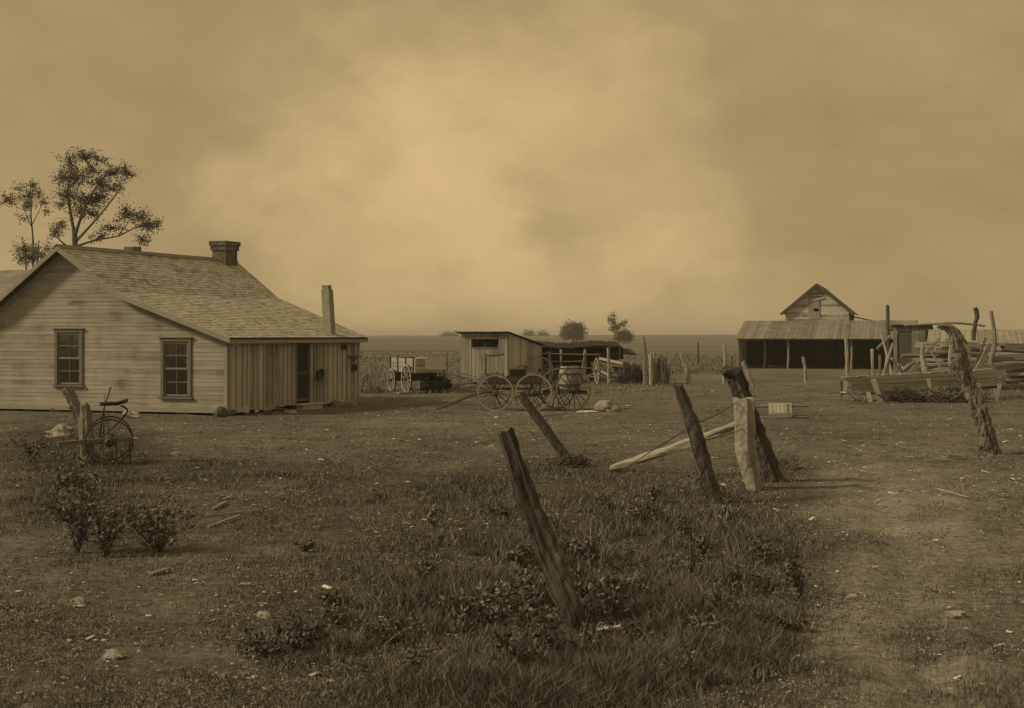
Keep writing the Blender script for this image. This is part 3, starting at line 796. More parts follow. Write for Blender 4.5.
# buggy: x forward (to the left of the picture), +y is its left side (towards us)
def buggy():
    o0 = Vector((.03, 36.7, 0)); T = frame(o0, (-.998, -.06, 0))
    r = thing('buggy', 'old open buggy with shafts resting on the ground before the plank outhouse', 'buggy', o0)
    for x, R in ((.55, .53), (-.55, .545)):
        for y in (.68, -.68): wheel(r, T, (x, y, R), R, 14, .035, ('wheelrim', 'darkwood', 'darkwood'))
        m = MB(T); m.bar((x, -.66, R), (x, .66, R), .06, .06); m.build('axle', 'darkwood', r)
        m = MB(T); m.tube([(x, -.35, R+.05), (x, -.2, R+.13), (x, 0, R+.18), (x, .2, R+.13), (x, .35, R+.05)], .022, 6, sub=3); m.build('spring', 'iron', r)
    m = MB(T); m.bar((.6, 0, .62), (-.6, 0, .62), .06, .05); m.build('reach', 'darkwood', r)
    m = MB(T); m.bx(-.75, .75, -.38, .38, .76, .79)
    for y in (-.38, .38): m.bx(-.75, .75, y-.012, y+.012, .791, .98)
    for x in (-.75, .75): m.bx(x-.012, x+.012, -.367, .367, .791, .98)
    m.build('body', 'darkwood', r)
    m = MB(T); m.bx(-.35, .1, -.36, .36, .985, 1.2); s = m.build('seat', 'blackwood', r)
    m = MB(T); m.bx(-.38, -.345, -.36, .36, 1.2, 1.3); m.build('seat_back', 'blackwood', s)
    m = MB(T); m.box((.78, 0, 1.06), (.06, 0, .14), (0, .36, 0), (.012, 0, -.005)); m.build('dashboard', 'darkwood', r)
    for y in (-.3, .3):
        m = MB(T); m.tube([(.62, y, .55), (1.1, y*1.1, .48), (1.7, y*1.0, .24), (2.25, y*.8, .03)], [.034, .034, .030, .024], 7, sub=5); m.build('shaft', 'darkwood', r)
    m = MB(T); m.bar((1.05, -.36, .5), (1.05, .36, .5), .05, .035); m.build('cross_bar', 'darkwood', r)
    # stuff thrown on it
    m = MB(T)
    for i in range(26):
        p = Vector((random.uniform(.2, .7), random.uniform(-.3, .3), random.uniform(.85, 1.0))); d = Vector((random.uniform(-.6, .8), random.uniform(-.6, .6), random.uniform(.0, .55)))
        m.tube([p, p+d*random.uniform(.4, .7)], [.02, .012], 5)
    q = m.build('stick_bundle', 'midwood', origin=o0+Vector((-.4, 0, .8))); tag(q, 'untidy bundle of sticks thrown in the front of the buggy', 'sticks')
buggy()
def barrel_cart():
    o0 = Vector((1.56, 36.75, 0)); T = frame(o0, (-.86, -.5, 0))
    r = thing('water_cart', 'low two wheeled cart carrying a pale barrel in the middle of the yard', 'cart', o0)
    for y in (.45, -.45): wheel(r, T, (0, y, .61), .61, 16, .045, ('wheelrim', 'darkwood', 'darkwood'))
    m = MB(T); m.bar((0, -.49, .61), (0, .49, .61), .06, .06); m.build('axle', 'darkwood', r)
    m = MB(T)
    for y in np.linspace(-.33, .33, 4): m.bx(-.45, .45, y-.1, y+.1, .50, .535)
    m.bx(-.5, -.46, -.43, .43, .46, .57); m.bx(.46, .5, -.43, .43, .46, .57); m.build('platform', 'darkwood', r)
    m = MB(T)
    m.bar((.5, 0, .5), (1.7, 0, .42), .07, .06); m.build('tongue', 'darkwood', r)
    T = T @ Matrix.Translation((-.17, 0, 0))
    b = thing('barrel', 'pale wooden stave barrel standing on the two wheeled cart', 'barrel', o0+Vector((0, 0, .535)))
    m = MB(T); n = 18
    for k in range(n):                     # staves
        a0 = 2*math.pi*k/n; a1 = 2*math.pi*(k+.96)/n
        pr = [(0, .27), (.16, .325), (.36, .345), (.56, .325), (.74, .275)]
        for (h0, r0), (h1, r1) in zip(pr, pr[1:]):
            m.prism([(math.cos(a0)*r0, math.sin(a0)*r0, .537+h0), (math.cos(a1)*r0, math.sin(a1)*r0, .537+h0), (math.cos(a1)*r1, math.sin(a1)*r1, .537+h1), (math.cos(a0)*r1, math.sin(a0)*r1, .537+h1)], Vector((-math.cos((a0+a1)/2)*.02, -math.sin((a0+a1)/2)*.02, 0)))
    m.build('staves', 'palewood', b)
    for h, rr in ((.06, .296), (.2, .338), (.52, .338), (.68, .302)):
        m = MB(T); m.ring((0, 0, .537+h), (0, 0, 1), rr+.008, .04, .012); m.build('hoop', 'iron', b)
    m = MB(T); m.lathe((0, 0, 1.22), (0, 0, 1), [(0, .26), (.03, .26)], 20); m.build('lid', 'palewood', b)
barrel_cart()
def wagon():
    # x forward = away and left; we look at its rear left
    o0 = Vector((-3.75, 48.6, 0)); T = frame(o0, (-.42, .91, 0))
    r = thing('farm_wagon', 'box wagon seen from behind at the edge of the weedy field', 'wagon', o0)
    for x, R in ((.85, .44), (-.85, .54)):
        for y in (.68, -.68): wheel(r, T, (x, y, R), R, 12, .06)
        m = MB(T); m.bar((x, -.66, R), (x, .66, R), .1, .1); m.build('axle', 'darkwood', r)
        m = MB(T); m.bx(x-.06, x+.06, -.55, .55, R+.055, .74); m.build('bolster', 'darkwood', r)
    m = MB(T); m.bar((-1.3, 0, .56), (1.4, 0, .5), .09, .09); m.build('reach', 'darkwood', r)
    m = MB(T)
    for y in np.linspace(-.44, .44, 6): m.bx(-1.45, 1.45, y-.085, y+.085, .745, .775)
    m.build('floor', 'darkwood', r)
    for y in (-.54, .54):
        m = MB(T)
        for z in (.86, 1.05, 1.23): m.bx(-1.45, 1.45, y-.013, y+.013, z-.085, z+.085)
        sd = m.build('side_board', 'palewood', r)
        s = 1 if y > 0 else -1
        for x in (-1.3, -.45, .45, 1.3):
            m = MB(T); m.bx(x-.03, x+.03, y+s*.015 if s > 0 else y-.055, y+.055 if s > 0 else y-.015, .7, 1.36); m.build('stake', 'darkwood', sd)
    m = MB(T)
    for z in (.86, 1.05, 1.23): m.bx(-1.475, -1.45, -.52, .52, z-.086, z+.086)
    m.build('tail_board', 'palewood', r)
    m = MB(T)
    for z in (.86, 1.05, 1.23): m.bx(1.45, 1.475, -.52, .52, z-.086, z+.086)
    m.build('front_board', 'midwood', r)
    # canvas
    m = MB(T); m.box((-1.50, -.22, 1.13), (.012, 0, 0), (0, .38, .01), (-.02, 0, .24)); q = m.build('canvas', 'cloth', origin=o0+Vector((.6, -1.4, 1.1))); tag(q, 'pale canvas hung over the tail of the box wagon', 'canvas')
    m = MB(); p = GR(435, 393); 
    for i in range(9): m.blob(p+Vector((random.uniform(-.4, .35), random.uniform(.1, .7), random.uniform(.1, .4))), (.26, .25, .24), .4, 10, i+.2)  # black lumps modelled in place of the shade beneath the wagon tail
    q = m.build('shadow_lumps', 'blackwood', origin=p); tag(q, 'black lumps built for the shadow under the tail of the wagon', 'heap')
    p = GR(422, 392); m = MB(); m.lathe(p, (0, 0, 1), [(0, .09), (.06, .13), (.16, .13), (.2, .09), (.24, .1)], 16); q = m.build('crock', 'cloth', origin=p, smooth=True); tag(q, 'small white crock on the ground below the wagon tail', 'crock')
    m = MB(); a = GR(398, 394.5); c = GR(436, 392.5); m.tube([a+Vector((0, 0, .05)), c+Vector((0, 0, .05))], [.05, .04], 7, .3, .1, 0, 6); q = m.build('fallen_rail', 'palewood', origin=a); tag(q, 'pale rail lying on the ground in front of the wagon', 'rail')
    # board heap right of the wagon
    m = MB(); p = GR(452, 388)
    for i in range(12):
        c = p+Vector((random.uniform(-.5, .5), random.uniform(0, .8), .05+.05*i)); d = Vector((1, random.uniform(-.5, .5), random.uniform(-.25, .1)))*random.uniform(.5, .9)
        m.bar(c-d, c+d, .16, .025)
    q = m.build('board_heap', 'midwood', origin=p); tag(q, 'heap of loose boards between the wagon and the plank outhouse', 'boards')
wagon()
def machine():
    o0 = GR(112, 463); T = frame(o0, (-.95, -.30, 0))
    r = thing('mowing_machine', 'rusty horse drawn machine with iron seat left in the grass by the house', 'farm machine', o0)
    I = ('iron', 'iron', 'iron')
    for y, R in ((.32, .385), (-.55, .385)):
        wheel(r, T, (.04, y, R), R, 8, .014, I, .3)
    m = MB(T); m.bar((.04, -.6, .41), (.04, .4, .41), .05, .05); m.build('axle', 'iron', r)
    m = MB(T); m.bar((-.35, .1, .42), (.85, .1, .36), .09, .08); m.bar((-.3, -.35, .40), (.25, .12, .36), .06, .05); m.build('frame_beam', 'midwood', r)
    m = MB(T); m.tube([(.18, .08, .42), (-.05, .08, .65), (-.24, .08, .86), (-.22, .08, .95), (-.14, .08, .985)], .018, 6, sub=4); m.build('seat_spring', 'iron', r)
    m = MB(T); n = 14; vs = []
    prof = [(-.26, .06), (-.2, .17), (-.08, .2), (.06, .18), (.16, .1), (.2, .03)]
    for (x0, w0), (x1, w1) in zip(prof, prof[1:]):
        for k in range(6):
            a = -1+2*k/6; b2 = -1+2*(k+1)/6
            zf = lambda x, t: 1.0+.05*t*t+.55*max(0, -x-.08)**1.3
            m.prism([(x0, .08+a*w0, zf(x0, a)), (x1, .08+a*w1, zf(x1, a)), (x1, .08+b2*w1, zf(x1, b2)), (x0, .08+b2*w0, zf(x0, b2))], (0, 0, -.012))
    m.build('seat', 'iron', r)
    for x in (-.28, -.06): 
        m = MB(T); m.tube([(x, .2, .44), (x-.01, .2, .2), (x-.02, .22, .02)], .016, 6, sub=3); m.build('tine', 'iron', r)
    m = MB(T); m.tube([(.2, -.1, .42), (.15, -.1, .85), (.05, -.1, 1.2), (.02, -.1, 1.3)], [.016, .014, .012, .022], 6, sub=4); m.build('lever', 'iron', r)
    m = MB(T); m.tube([(.35, .2, .4), (.3, .24, .2), (.42, .24, .06), (.55, .2, .14)], .018, 6, sub=4); m.build('drag_hook', 'iron', r)
machine()

# ------------------------------------------------------------------ sheds
def boards_wall(b, p0, p1, z0, z1f, n, t=Vector((0, .02, 0)), skip=None, gap=.012, jz=.06):
    """vertical boards from p0 to p1; z1f(s) the top"""
    p0 = Vector(p0); p1 = Vector(p1); d = p1-p0; L = d.length; d /= L; nn = Vector((d.y, -d.x, 0))
    s = 0
    while s < L-.03:
        w = min(random.uniform(.6, 1.4)*L/n, L-s)
        zt = z1f((s+w/2)/L); segs = [(z0+random.uniform(0, jz), zt)]
        if skip:
            a, c, za, zb = skip
            if a-.02 < (s+w/2)/L < c+.02: segs = [(segs[0][0], za), (zb, zt)]
        for (q0, q1) in segs:
            if q1-q0 > .03: b.box(p0+d*(s+w/2)+nn*random.uniform(0, .012)+Vector((0, 0, (q0+q1)/2)), d*(w/2-random.uniform(.2, 1)*gap), nn*.011, (0, 0, (q1-q0)/2))
        s += w
def outhouse():
    A = Vector((-2.28, 56.2, 0)); B = Vector((-.18, 55.6, 0)); d = (B-A).normalized(); k = Vector((-d.y, d.x, 0)); D = 3.0; k = (k*.92+d*.25).normalized()
    r = thing('plank_outhouse', 'small upright plank outhouse with a dark window slot and sloping roof', 'outhouse', (A+B)/2+k*1.2)
    ft = 2.28; bk = 1.68
    b = MB(); boards_wall(b, A, B, 0.02, lambda s: ft, 13, skip=(.28, .74, 1.64, 2.02)); b.build('front_wall', 'palewood', r)
    b = MB(); boards_wall(b, B+k*.02, B+k*D, .05, lambda s: ft-(ft-bk)*s, 15); b.build('side_wall', 'plank', r)
    b = MB(); boards_wall(b, A+k*D, A+k*.02, .05, lambda s: bk+(ft-bk)*s, 15); boards_wall(b, B+k*D, A+k*D, .05, lambda s: bk, 12); b.build('rear_wall', 'plank', r)
    b = MB(); fr = -Vector((-d.y, d.x, 0)); L = (B-A).length
    for z in (1.62, 2.04): b.bar(A+d*L*.26+fr*.03+Vector((0, 0, z)), A+d*L*.76+fr*.03+Vector((0, 0, z)), .03, .05)
    b.build('window_frame', 'midwood', r)
    b = MB(); b.bar(A+d*.55*L+fr*.035+Vector((0, 0, 1.32)), A+d*.9*L+fr*.035+Vector((0, 0, 1.38)), .03, .08); b.bar(A+d*.52*L+fr*.03+Vector((0, 0, .1)), A+d*.52*L+fr*.03+Vector((0, 0, 1.35)), .03, .05, fr); b.build('door_batten', 'midwood', r)
    b = MB(); n = 9
    for i in range(n):
        s = (i+.5)/n; p = A-d*.18+(B-A+d*.36)*s
        b.bar(p-k*.25+Vector((0, 0, ft+.06+random.uniform(0, .012))), p+k*(D+.2)+Vector((0, 0, bk+.02)), (L+.36)/n-.008, .022)
    b.build('roof', 'darkwood', r)
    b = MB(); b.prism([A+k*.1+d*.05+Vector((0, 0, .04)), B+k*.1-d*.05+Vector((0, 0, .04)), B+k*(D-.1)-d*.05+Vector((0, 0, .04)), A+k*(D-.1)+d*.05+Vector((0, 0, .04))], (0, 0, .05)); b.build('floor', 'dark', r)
outhouse()
def pig_shed():
    r = thing('low_stock_shed', 'long low dark stock shed with sagging roof behind the pole fence', 'shed', (2.6, 61.5, 0))
    X0, X1, Yf, Yb = .35, 5.35, 60.2, 63.4
    zt = lambda x: 1.72+.05*math.sin(x*1.9)-.03*(x > 4.6)
    b = MB(); x = X0
    while x < X1+.3:
        w = random.uniform(.16, .34); z = zt(x)+random.uniform(-.03, .05); dr = .25 if x > X1-.1 else 0
        b.bar((x+w/2, Yf-.4+random.uniform(-.12, .1), z-.12-dr), (x+w/2+.05, Yb+.1, z+.10-dr), w+.01, .06); x += w
    b.build('roof', 'blackwood', r)
    b = MB()
    z = .12
    while z < 1.62: b.bx(X0, X1, Yb-.02, Yb, z, z+.178); z += .18
    for xx, a in ((X0, 1), (X1, -1)):
        z = .12
        while z < 1.5: b.bx(xx, xx+.02, Yf+.1, Yb-.03, z, z+.178); z += .18
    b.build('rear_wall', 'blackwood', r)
    for xx in (X0+.1, 1.9, 3.5, X1-.15):
        m = MB(); m.tube([(xx, Yf, -.1), (xx+random.uniform(-.05, .05), Yf, zt(xx)-.1)], [.07, .06], 8, .3, .1, 0, 6); m.build('roof_post', 'midwood' if xx > 3 else 'darkwood', r)
    m = MB(); m.bx(4.0, 5.25, Yf+.2, Yf+.23, .9, 1.35); m.bx(1.0, 3.4, Yf+.6, Yf+.63, .1, .75); m.build('partition', 'darkwood', r)
    m = MB(); m.bx(X0+.03, X1-.03, Yf-.1, Yb-.03, .0, .05); m.build('dark_floor', 'dark', r)  # near-black floor slab across the shed
pig_shed()
def pole_fence():
    Yp = 57.5
    r = thing('pole_fence', 'rough pole fence with thin rails in front of the low stock shed', 'fence', (3.5, Yp, 0))
    P = lambda x, y: PX(x, y, Yp)
    for x0, y0, x1, y1, rr in ((561, 350, 560, 383, .07), (585, 350, 580, 383, .065), (549, 352, 550, 383, .06), (608, 348, 609, 384, .08), (632, 362, 632, 384, .06)):
        m = MB(); m.tube([P(x1, y1)-Vector((0, 0, .1)), P((x0+x1)/2+.4, (y0+y1)/2), P(x0, y0)], [rr, rr*.9, rr*.75], 7, .4, .1, .03, 6); m.build('fence_post', 'palewood', r)
    for a in ((540, 353, 600, 354.5), (545, 361, 584, 361), (556, 367, 600, 368)):
        m = MB(); m.tube([P(a[0], a[1])-Vector((0, .08, 0)), P((a[0]+a[2])/2, (a[1]+a[3])/2+.5)-Vector((0, .08, 0)), P(a[2], a[3])-Vector((0, .08, 0))], [.025, .03, .025], 6, .3, 0, 0, 5); m.build('rail', 'midwood', r)
    g = thing('pole_gate', 'light gate of crossed poles right of the low stock shed', 'gate', (5.0, Yp-.3, 0))
    Q = lambda x, y: PX(x, y, Yp-.35)
    for a in ((609, 365, 632, 367), (609, 365, 618, 377), (631, 368, 616, 379), (610, 379, 632, 380)):
        m = MB(); m.bar(Q(a[0], a[1]), Q(a[2], a[3]), .04, .075, (0, 0, 1)); m.build('gate_pole', 'palewood', g)
pole_fence()
def loose_wheel(lab, x, y, R, Y, tilt):
    c = PX(x, y, Y); c.z = R*math.cos(.15)
    r = thing('cart_wheel', lab, 'wheel', (c.x, c.y, 0))
    wheel(r, None, c, R, 12, .05, ax=Vector((tilt, 1, .15)).normalized())
loose_wheel('large loose cart wheel leaning on the pole fence behind the buggy', 540, 369, .62, 56.6, .15)
loose_wheel('smaller loose cart wheel standing behind the buggy seat', 522, 373, .42, 56.2, .1)
loose_wheel('loose cart wheel seen edge on beside the pole gate', 597, 370, .58, 56.6, 6.0)

def brush_pile(name, lab, c, rx, ry, hz, n, mat, upright=.5, rr=(.02, .05), L=(.6, 1.4), cat='brush pile'):
    m = MB(); c = Vector(c)
    for i in range(n):
        a = random.uniform(0, 6.28); q = math.sqrt(random.random())
        p = c+Vector((rx*q*math.cos(a), ry*q*math.sin(a), 0)); top = hz*(1-q*q*.6)
        p.z = random.uniform(0, max(.05, top*(1-upright)))
        d = Vector((random.uniform(-1, 1), random.uniform(-1, 1), random.uniform(.2, 1.2)*upright*2)).normalized()*random.uniform(*L)
        if p.z+d.z > top*1.15: d *= max(.2, (top*1.15-p.z)/max(d.z, .01))
        r0 = random.uniform(*rr)
        m.tube([p, p+d*.5+Vector((random.uniform(-.06, .06), random.uniform(-.06, .06), random.uniform(-.05, .05))), p+d], [r0, r0*.85, r0*.5], 6, .3, 0, 0, 2)
    o = m.build(name, mat, origin=(c.x, c.y, 0)); return tag(o, lab, cat)
def pole_stack():
    g = GR(656, 384.5); c = g+Vector((0, .5, 0))
    r = thing('pole_stack', 'stack of upright poles and branches right of the pole gate', 'pole stack', g)
    for i in range(46):
        x = random.uniform(-.52, .62); y = random.uniform(-.45, .45); h = random.uniform(.85, 1.45)*(1-.25*abs(x)); q = random.uniform(.028, .06)
        p = c+Vector((x, y, 0)); t = Vector((random.gauss(0, .10)-.12*x, random.gauss(0, .1), h))
        m = MB(); m.tube([p-Vector((0, 0, .05)), p+t*.5+Vector((random.gauss(0, .03), random.gauss(0, .03), 0)), p+t], [q, q*.9, q*.7], 8, .4, .15, .03, 5)
        m.build('pole', random.choice(['midwood', 'palewood', 'midwood', 'darkwood']), r)
pole_stack()
brush_pile('brush_pile', 'low dark heap of brush beside the stack of upright poles', GR(634, 384)+Vector((0, .4, 0)), .7, .4, 1.25, 520, 'darkwood', .35, (.006, .016), (.25, .6))
def lumber():
    g = GR(618, 383); r = thing('lumber_heap', 'dark heap of broken lumber lying behind the pole gate', 'lumber', g+Vector((0, 1.2, 0)))
    for i in range(40):
        p = g+Vector((random.uniform(-.9, 1.2), random.uniform(.5, 1.9), 0)); p.z = random.uniform(.08, 1.15)*(1-.3*abs(p.x-g.x)); d = Vector((random.uniform(.3, 1), random.uniform(-.6, .6), random.uniform(-.35, .35)))*random.uniform(.3, .8)
        m = MB()
        if i % 3: m.bar(p-d, p+d, random.uniform(.1, .22), .03, (random.uniform(-.3, .3), -1, random.uniform(.2, 1.2)))
        else: m.tube([p-d, p+d], [.05, .035], 7, .4, .15, .02, 4)
        m.build('board', random.choice(['darkwood', 'darkwood', 'midwood', 'plank', 'palewood']), r)
lumber()
post('forked_post', 'stout forked post standing up out of the stack of poles', [(644, 337), (645, 350), (646, 366), (646, 385)], 55, [.8, 2, 2.6, 3], 'midwood', n=8)
post('forked_post', 'straight pale post beside the stout forked post', [(651, 354), (651, 385)], 54.6, [1.6, 2.0], 'palewood', n=8)

# ------------------------------------------------------------------ barn with open shed
def barn():
    S0 = Vector((14.93, 82.5, 0)); e = Vector((.97, -.243, 0)).normalized(); k = Vector((.30, .95, 0)).normalized()
    P = lambda a, c, z: S0+e*a+k*c+Vector((0, 0, z))
    r = thing('barn', 'gabled hay barn with a long open fronted shed under a plank roof', 'barn', P(5, 5, 0))
    W = 11.1; D = 4.6; ze = 2.05; zb = 3.17
    b = MB(); x = -.15
    while x < W+.1:
        w = random.uniform(.2, .33); j = random.uniform(-.1, .05)
        b.bar(P(x+w/2, -.35+j, ze-.10+random.uniform(0, .02)), P(x+w/2, D, zb+random.uniform(0, .02)), w-.01, .025); x += w
    b.build('shed_roof', 'roofboard', r)
    b = MB(); b.bar(P(-.1, -.02, ze-.12), P(W+.1, -.02, ze-.12), .1, .14); b.build('eave_beam', 'midwood', r)
    for a in (.0, 1.6, 3.2, 7.2, 11.0):
        m = MB(); q = .12 if a in (1.6,) else 0
        m.tube([P(a, q*8, -.1), P(a+.04, q*8, 1.0), P(a, q*8, ze-.2)], [.085, .08, .075], 8, .3, .1, 0, 4); m.build('shed_post', 'midwood', r)
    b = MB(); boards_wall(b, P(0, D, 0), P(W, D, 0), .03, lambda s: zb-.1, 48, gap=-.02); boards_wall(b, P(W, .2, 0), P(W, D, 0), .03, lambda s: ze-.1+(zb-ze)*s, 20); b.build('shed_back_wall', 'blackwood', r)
    b = MB(); boards_wall(b, P(0, .1, 0), P(0, D, 0), .03, lambda s: ze-.1+(zb-ze)*s, 20); b.build('shed_end_wall', 'plank', r)
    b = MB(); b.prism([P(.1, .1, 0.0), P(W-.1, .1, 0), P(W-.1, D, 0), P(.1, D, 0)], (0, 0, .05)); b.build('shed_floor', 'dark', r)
    b = MB(); b.bar(P(.3, D-1.2, .75), P(W-.3, D-1.2, .75), .5, .3); b.build('manger', 'blackwood', r)
    # gabled barn behind
    gx0, gx1, gp = 2.62, 6.85, 5.72; zE = 3.86; zP = 5.66; gd = D+.08
    gm = gx0+ (gx1-gx0)*.5
    b = MB(); z = 2.6
    ex = .17
    while z < zP-.05:
        t = max(0, (z+ex/2-zE)/(zP-zE)); a0 = gx0+(gm-gx0)*t; a1 = gx1+(gm-gx1)*t
        segs = [(a0, a1)]
        if 3.5 < z+.05 < 4.9:
            segs = [(a0, gm-.55), (gm+.25, a1)]
        for s0, s1 in segs:
            cuts = [s0]
            while cuts[-1] < s1: cuts.append(min(s1, cuts[-1]+random.uniform(.9, 2.6)))
            for q0, q1 in zip(cuts, cuts[1:]):
                if q1-q0 > .03: b.box(P((q0+q1)/2, gd-random.uniform(0, .012), z+ex/2+random.uniform(-.01, .01)), e*(q1-q0-.01)/2, k*.011, (0, 0, ex/2-.004))
        z += ex
    b.build('gable_wall', 'plank', r)
    b = MB(); boards_wall(b, P(gm-.53, gd-.02, 0), P(gm+.24, gd-.02, 0), 3.3, lambda s: 4.85, 5, skip=(.5, .8, 3.82, 4.02), jz=.02); b.build('hay_door', 'palewood', r)
    b = MB(); b.bar(P(gm-.5, gd-.06, 4.55), P(gm+.5, gd-.07, 4.75), .03, .1); b.bar(P(gm-.5, gd-.06, 4.9), P(gm+.3, gd-.06, 4.93), .03, .08); b.build('door_batten', 'plank', r)
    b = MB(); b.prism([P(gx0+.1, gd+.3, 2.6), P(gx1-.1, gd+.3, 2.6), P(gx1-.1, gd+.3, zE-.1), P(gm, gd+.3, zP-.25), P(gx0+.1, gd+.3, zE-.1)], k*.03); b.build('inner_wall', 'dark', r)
    BD = 9.0
    b = MB(); boards_wall(b, P(gx1, gd+.02, 0), P(gx1, gd+BD, 0), .05, lambda s: zE, 40); boards_wall(b, P(gx0, gd+.02, 0), P(gx0, gd+BD, 0), .05, lambda s: zE, 40)
    boards_wall(b, P(gx0, gd+BD, 0), P(gx1, gd+BD, 0), .05, lambda s: zE+(zP-zE)*(1-abs(2*s-1))-.05, 24); b.build('side_wall', 'plank', r)
    b = MB(); sl = (zP-zE)/(gx1-gm)
    for sg in (1, -1):
        c = -.3
        while c < BD+.3:
            w = random.uniform(.16, .3); o = .3
            b.bar(P(gm, gd+c+w/2, zP+.06+random.uniform(0, .02)), P(gm+sg*((gx1-gm)+o), gd+c+w/2, zE-o*sl+.06+random.uniform(0, .02)), w-.006, .03); c += w
    b.build('barn_roof', 'roofboard', r)
    for sg in (1, -1):
        m = MB(); o = .3; m.bar(P(gm, gd-.32, zP-.0), P(gm+sg*((gx1-gm)+o), gd-.32, zE-o*sl-.0), .03, .16); m.build('rake_board', 'darkwood', r)
    # low side roof running back on the right
    b = MB(); b.prism([P(gx1+.02, gd+1.5, 3.5), P(gx1+2.2, gd+1.5, 3.02), P(gx1+2.2, gd+8, 3.02), P(gx1+.02, gd+8, 3.5)], (0, 0, .05)); b.build('side_roof', 'darkwood', r)
    b = MB(); b.bar(P(9.6, 1.6, ze+.52), P(9.95, 2.9, ze+.9), .5, .03); b.build('roof_patch', 'darkwood', r)
barn()

# ------------------------------------------------------------------ right hand cluster
def privy():
    Y = 62; A = PX(893.5, 335, Y); B = PX(929, 335, Y-.6); A.z = B.z = 0; d = (B-A).normalized(); k = Vector((-d.y, d.x, 0)); L = (B-A).length
    r = thing('tool_shed', 'small board shed with a dark doorway beyond the long trough', 'shed', (A+B)/2+k*1)
    b = MB(); boards_wall(b, A, B, .02, lambda s: 2.62, 11, skip=(.12, .52, .05, 2.4)); b.build('front_wall', 'midwood', r)
    b = MB(); b.box(A+d*L*.32+k*.05+Vector((0, 0, 1.22)), d*L*.2, k*.015, (0, 0, 1.18)); b.build('door', 'darkwood', r)
    b = MB(); boards_wall(b, B+k*.02, B+k*2.2, .03, lambda s: 2.6-.3*s, 14); boards_wall(b, A+k*.02, A+k*2.2, .03, lambda s: 2.6-.3*s, 14); boards_wall(b, A+k*2.2, B+k*2.2, .03, lambda s: 2.3, 12); b.build('side_wall', 'plank', r)
    b = MB()
    for i in range(8):
        p = A-d*.15+d*(L+.3)*(i+.5)/8; b.bar(p-k*.25+Vector((0, 0, 2.72)), p+k*2.4+Vector((0, 0, 2.4)), (L+.3)/8-.006, .025)
    b.build('roof', 'palewood', r)
privy()
def hay_shelter():
    Y = 58
    P = lambda x, y, dy=0: PX(x, y, Y+dy)
    r = thing('stock_shelter', 'low open plank shelter with a pale sloping roof at the right edge', 'shelter', (PX(975, 335, Y).x, Y+1.5, 0))
    X0 = P(926, 335).x; X1 = P(1060, 335).x; b = MB(); x = X0
    while x < X1:
        w = random.uniform(.22, .34); b.bar((x+w/2, Y-.1+random.uniform(-.08, .03), 1.78+random.uniform(0, .03)), (x+w/2+1.2, Y+3.2, 2.46), w-.012, .03); x += w
    b.build('roof', 'palewood', r)
    for x in np.arange(X0+.15, X1, 1.75):
        m = MB(); m.tube([(x, Y+.1, -.1), (x, Y+.1, 1.74)], [.08, .07], 8, .4, .1, 0, 4); m.build('roof_post', 'midwood', r)
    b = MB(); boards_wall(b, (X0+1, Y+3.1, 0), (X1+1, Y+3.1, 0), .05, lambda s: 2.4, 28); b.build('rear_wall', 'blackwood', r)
    for z, d in ((.45, 0), (.8, .1), (1.12, -.05), (1.4, .05)):
        m = MB(); m.tube([(X0-.2, Y-.25, z+d*.5), ((X0+X1)/2, Y-.25, z+.05), (X1, Y-.25, z-d)], [.06, .07, .06], 7, .4, .1, .02, 6); m.build('rail', 'palewood' if z in (.8, 1.4) else 'midwood', r)
    m = MB(); m.tube([P(916, 345, -.5), P(940, 352, -.5), P(962, 364, -.5)], [.05, .06, .05], 7, .4, .1, 0, 5); o = m.build('leaning_pole', 'palewood', origin=P(962, 375, -.5)); tag(o, 'pale pole slanting down across the rails of the low shelter', 'pole')
    m = MB(); m.tube([P(897, 326, -4), P(925, 324.5, -8), P(948, 326, -30)], [.05, .05, .03], 7, .3, .1, 0, 5) if False else m.tube([P(905, 325.5, -1), P(930, 324, -1), P(958, 323, -1), P(985, 326, -1)], [.045, .05, .05, .045], 7, .3, .1, 0, 5)
    o = m.build('ridge_pole', 'palewood', origin=P(930, 324, -1)); tag(o, 'long pale pole laid from the board shed across the low shelter roof', 'pole')
hay_shelter()
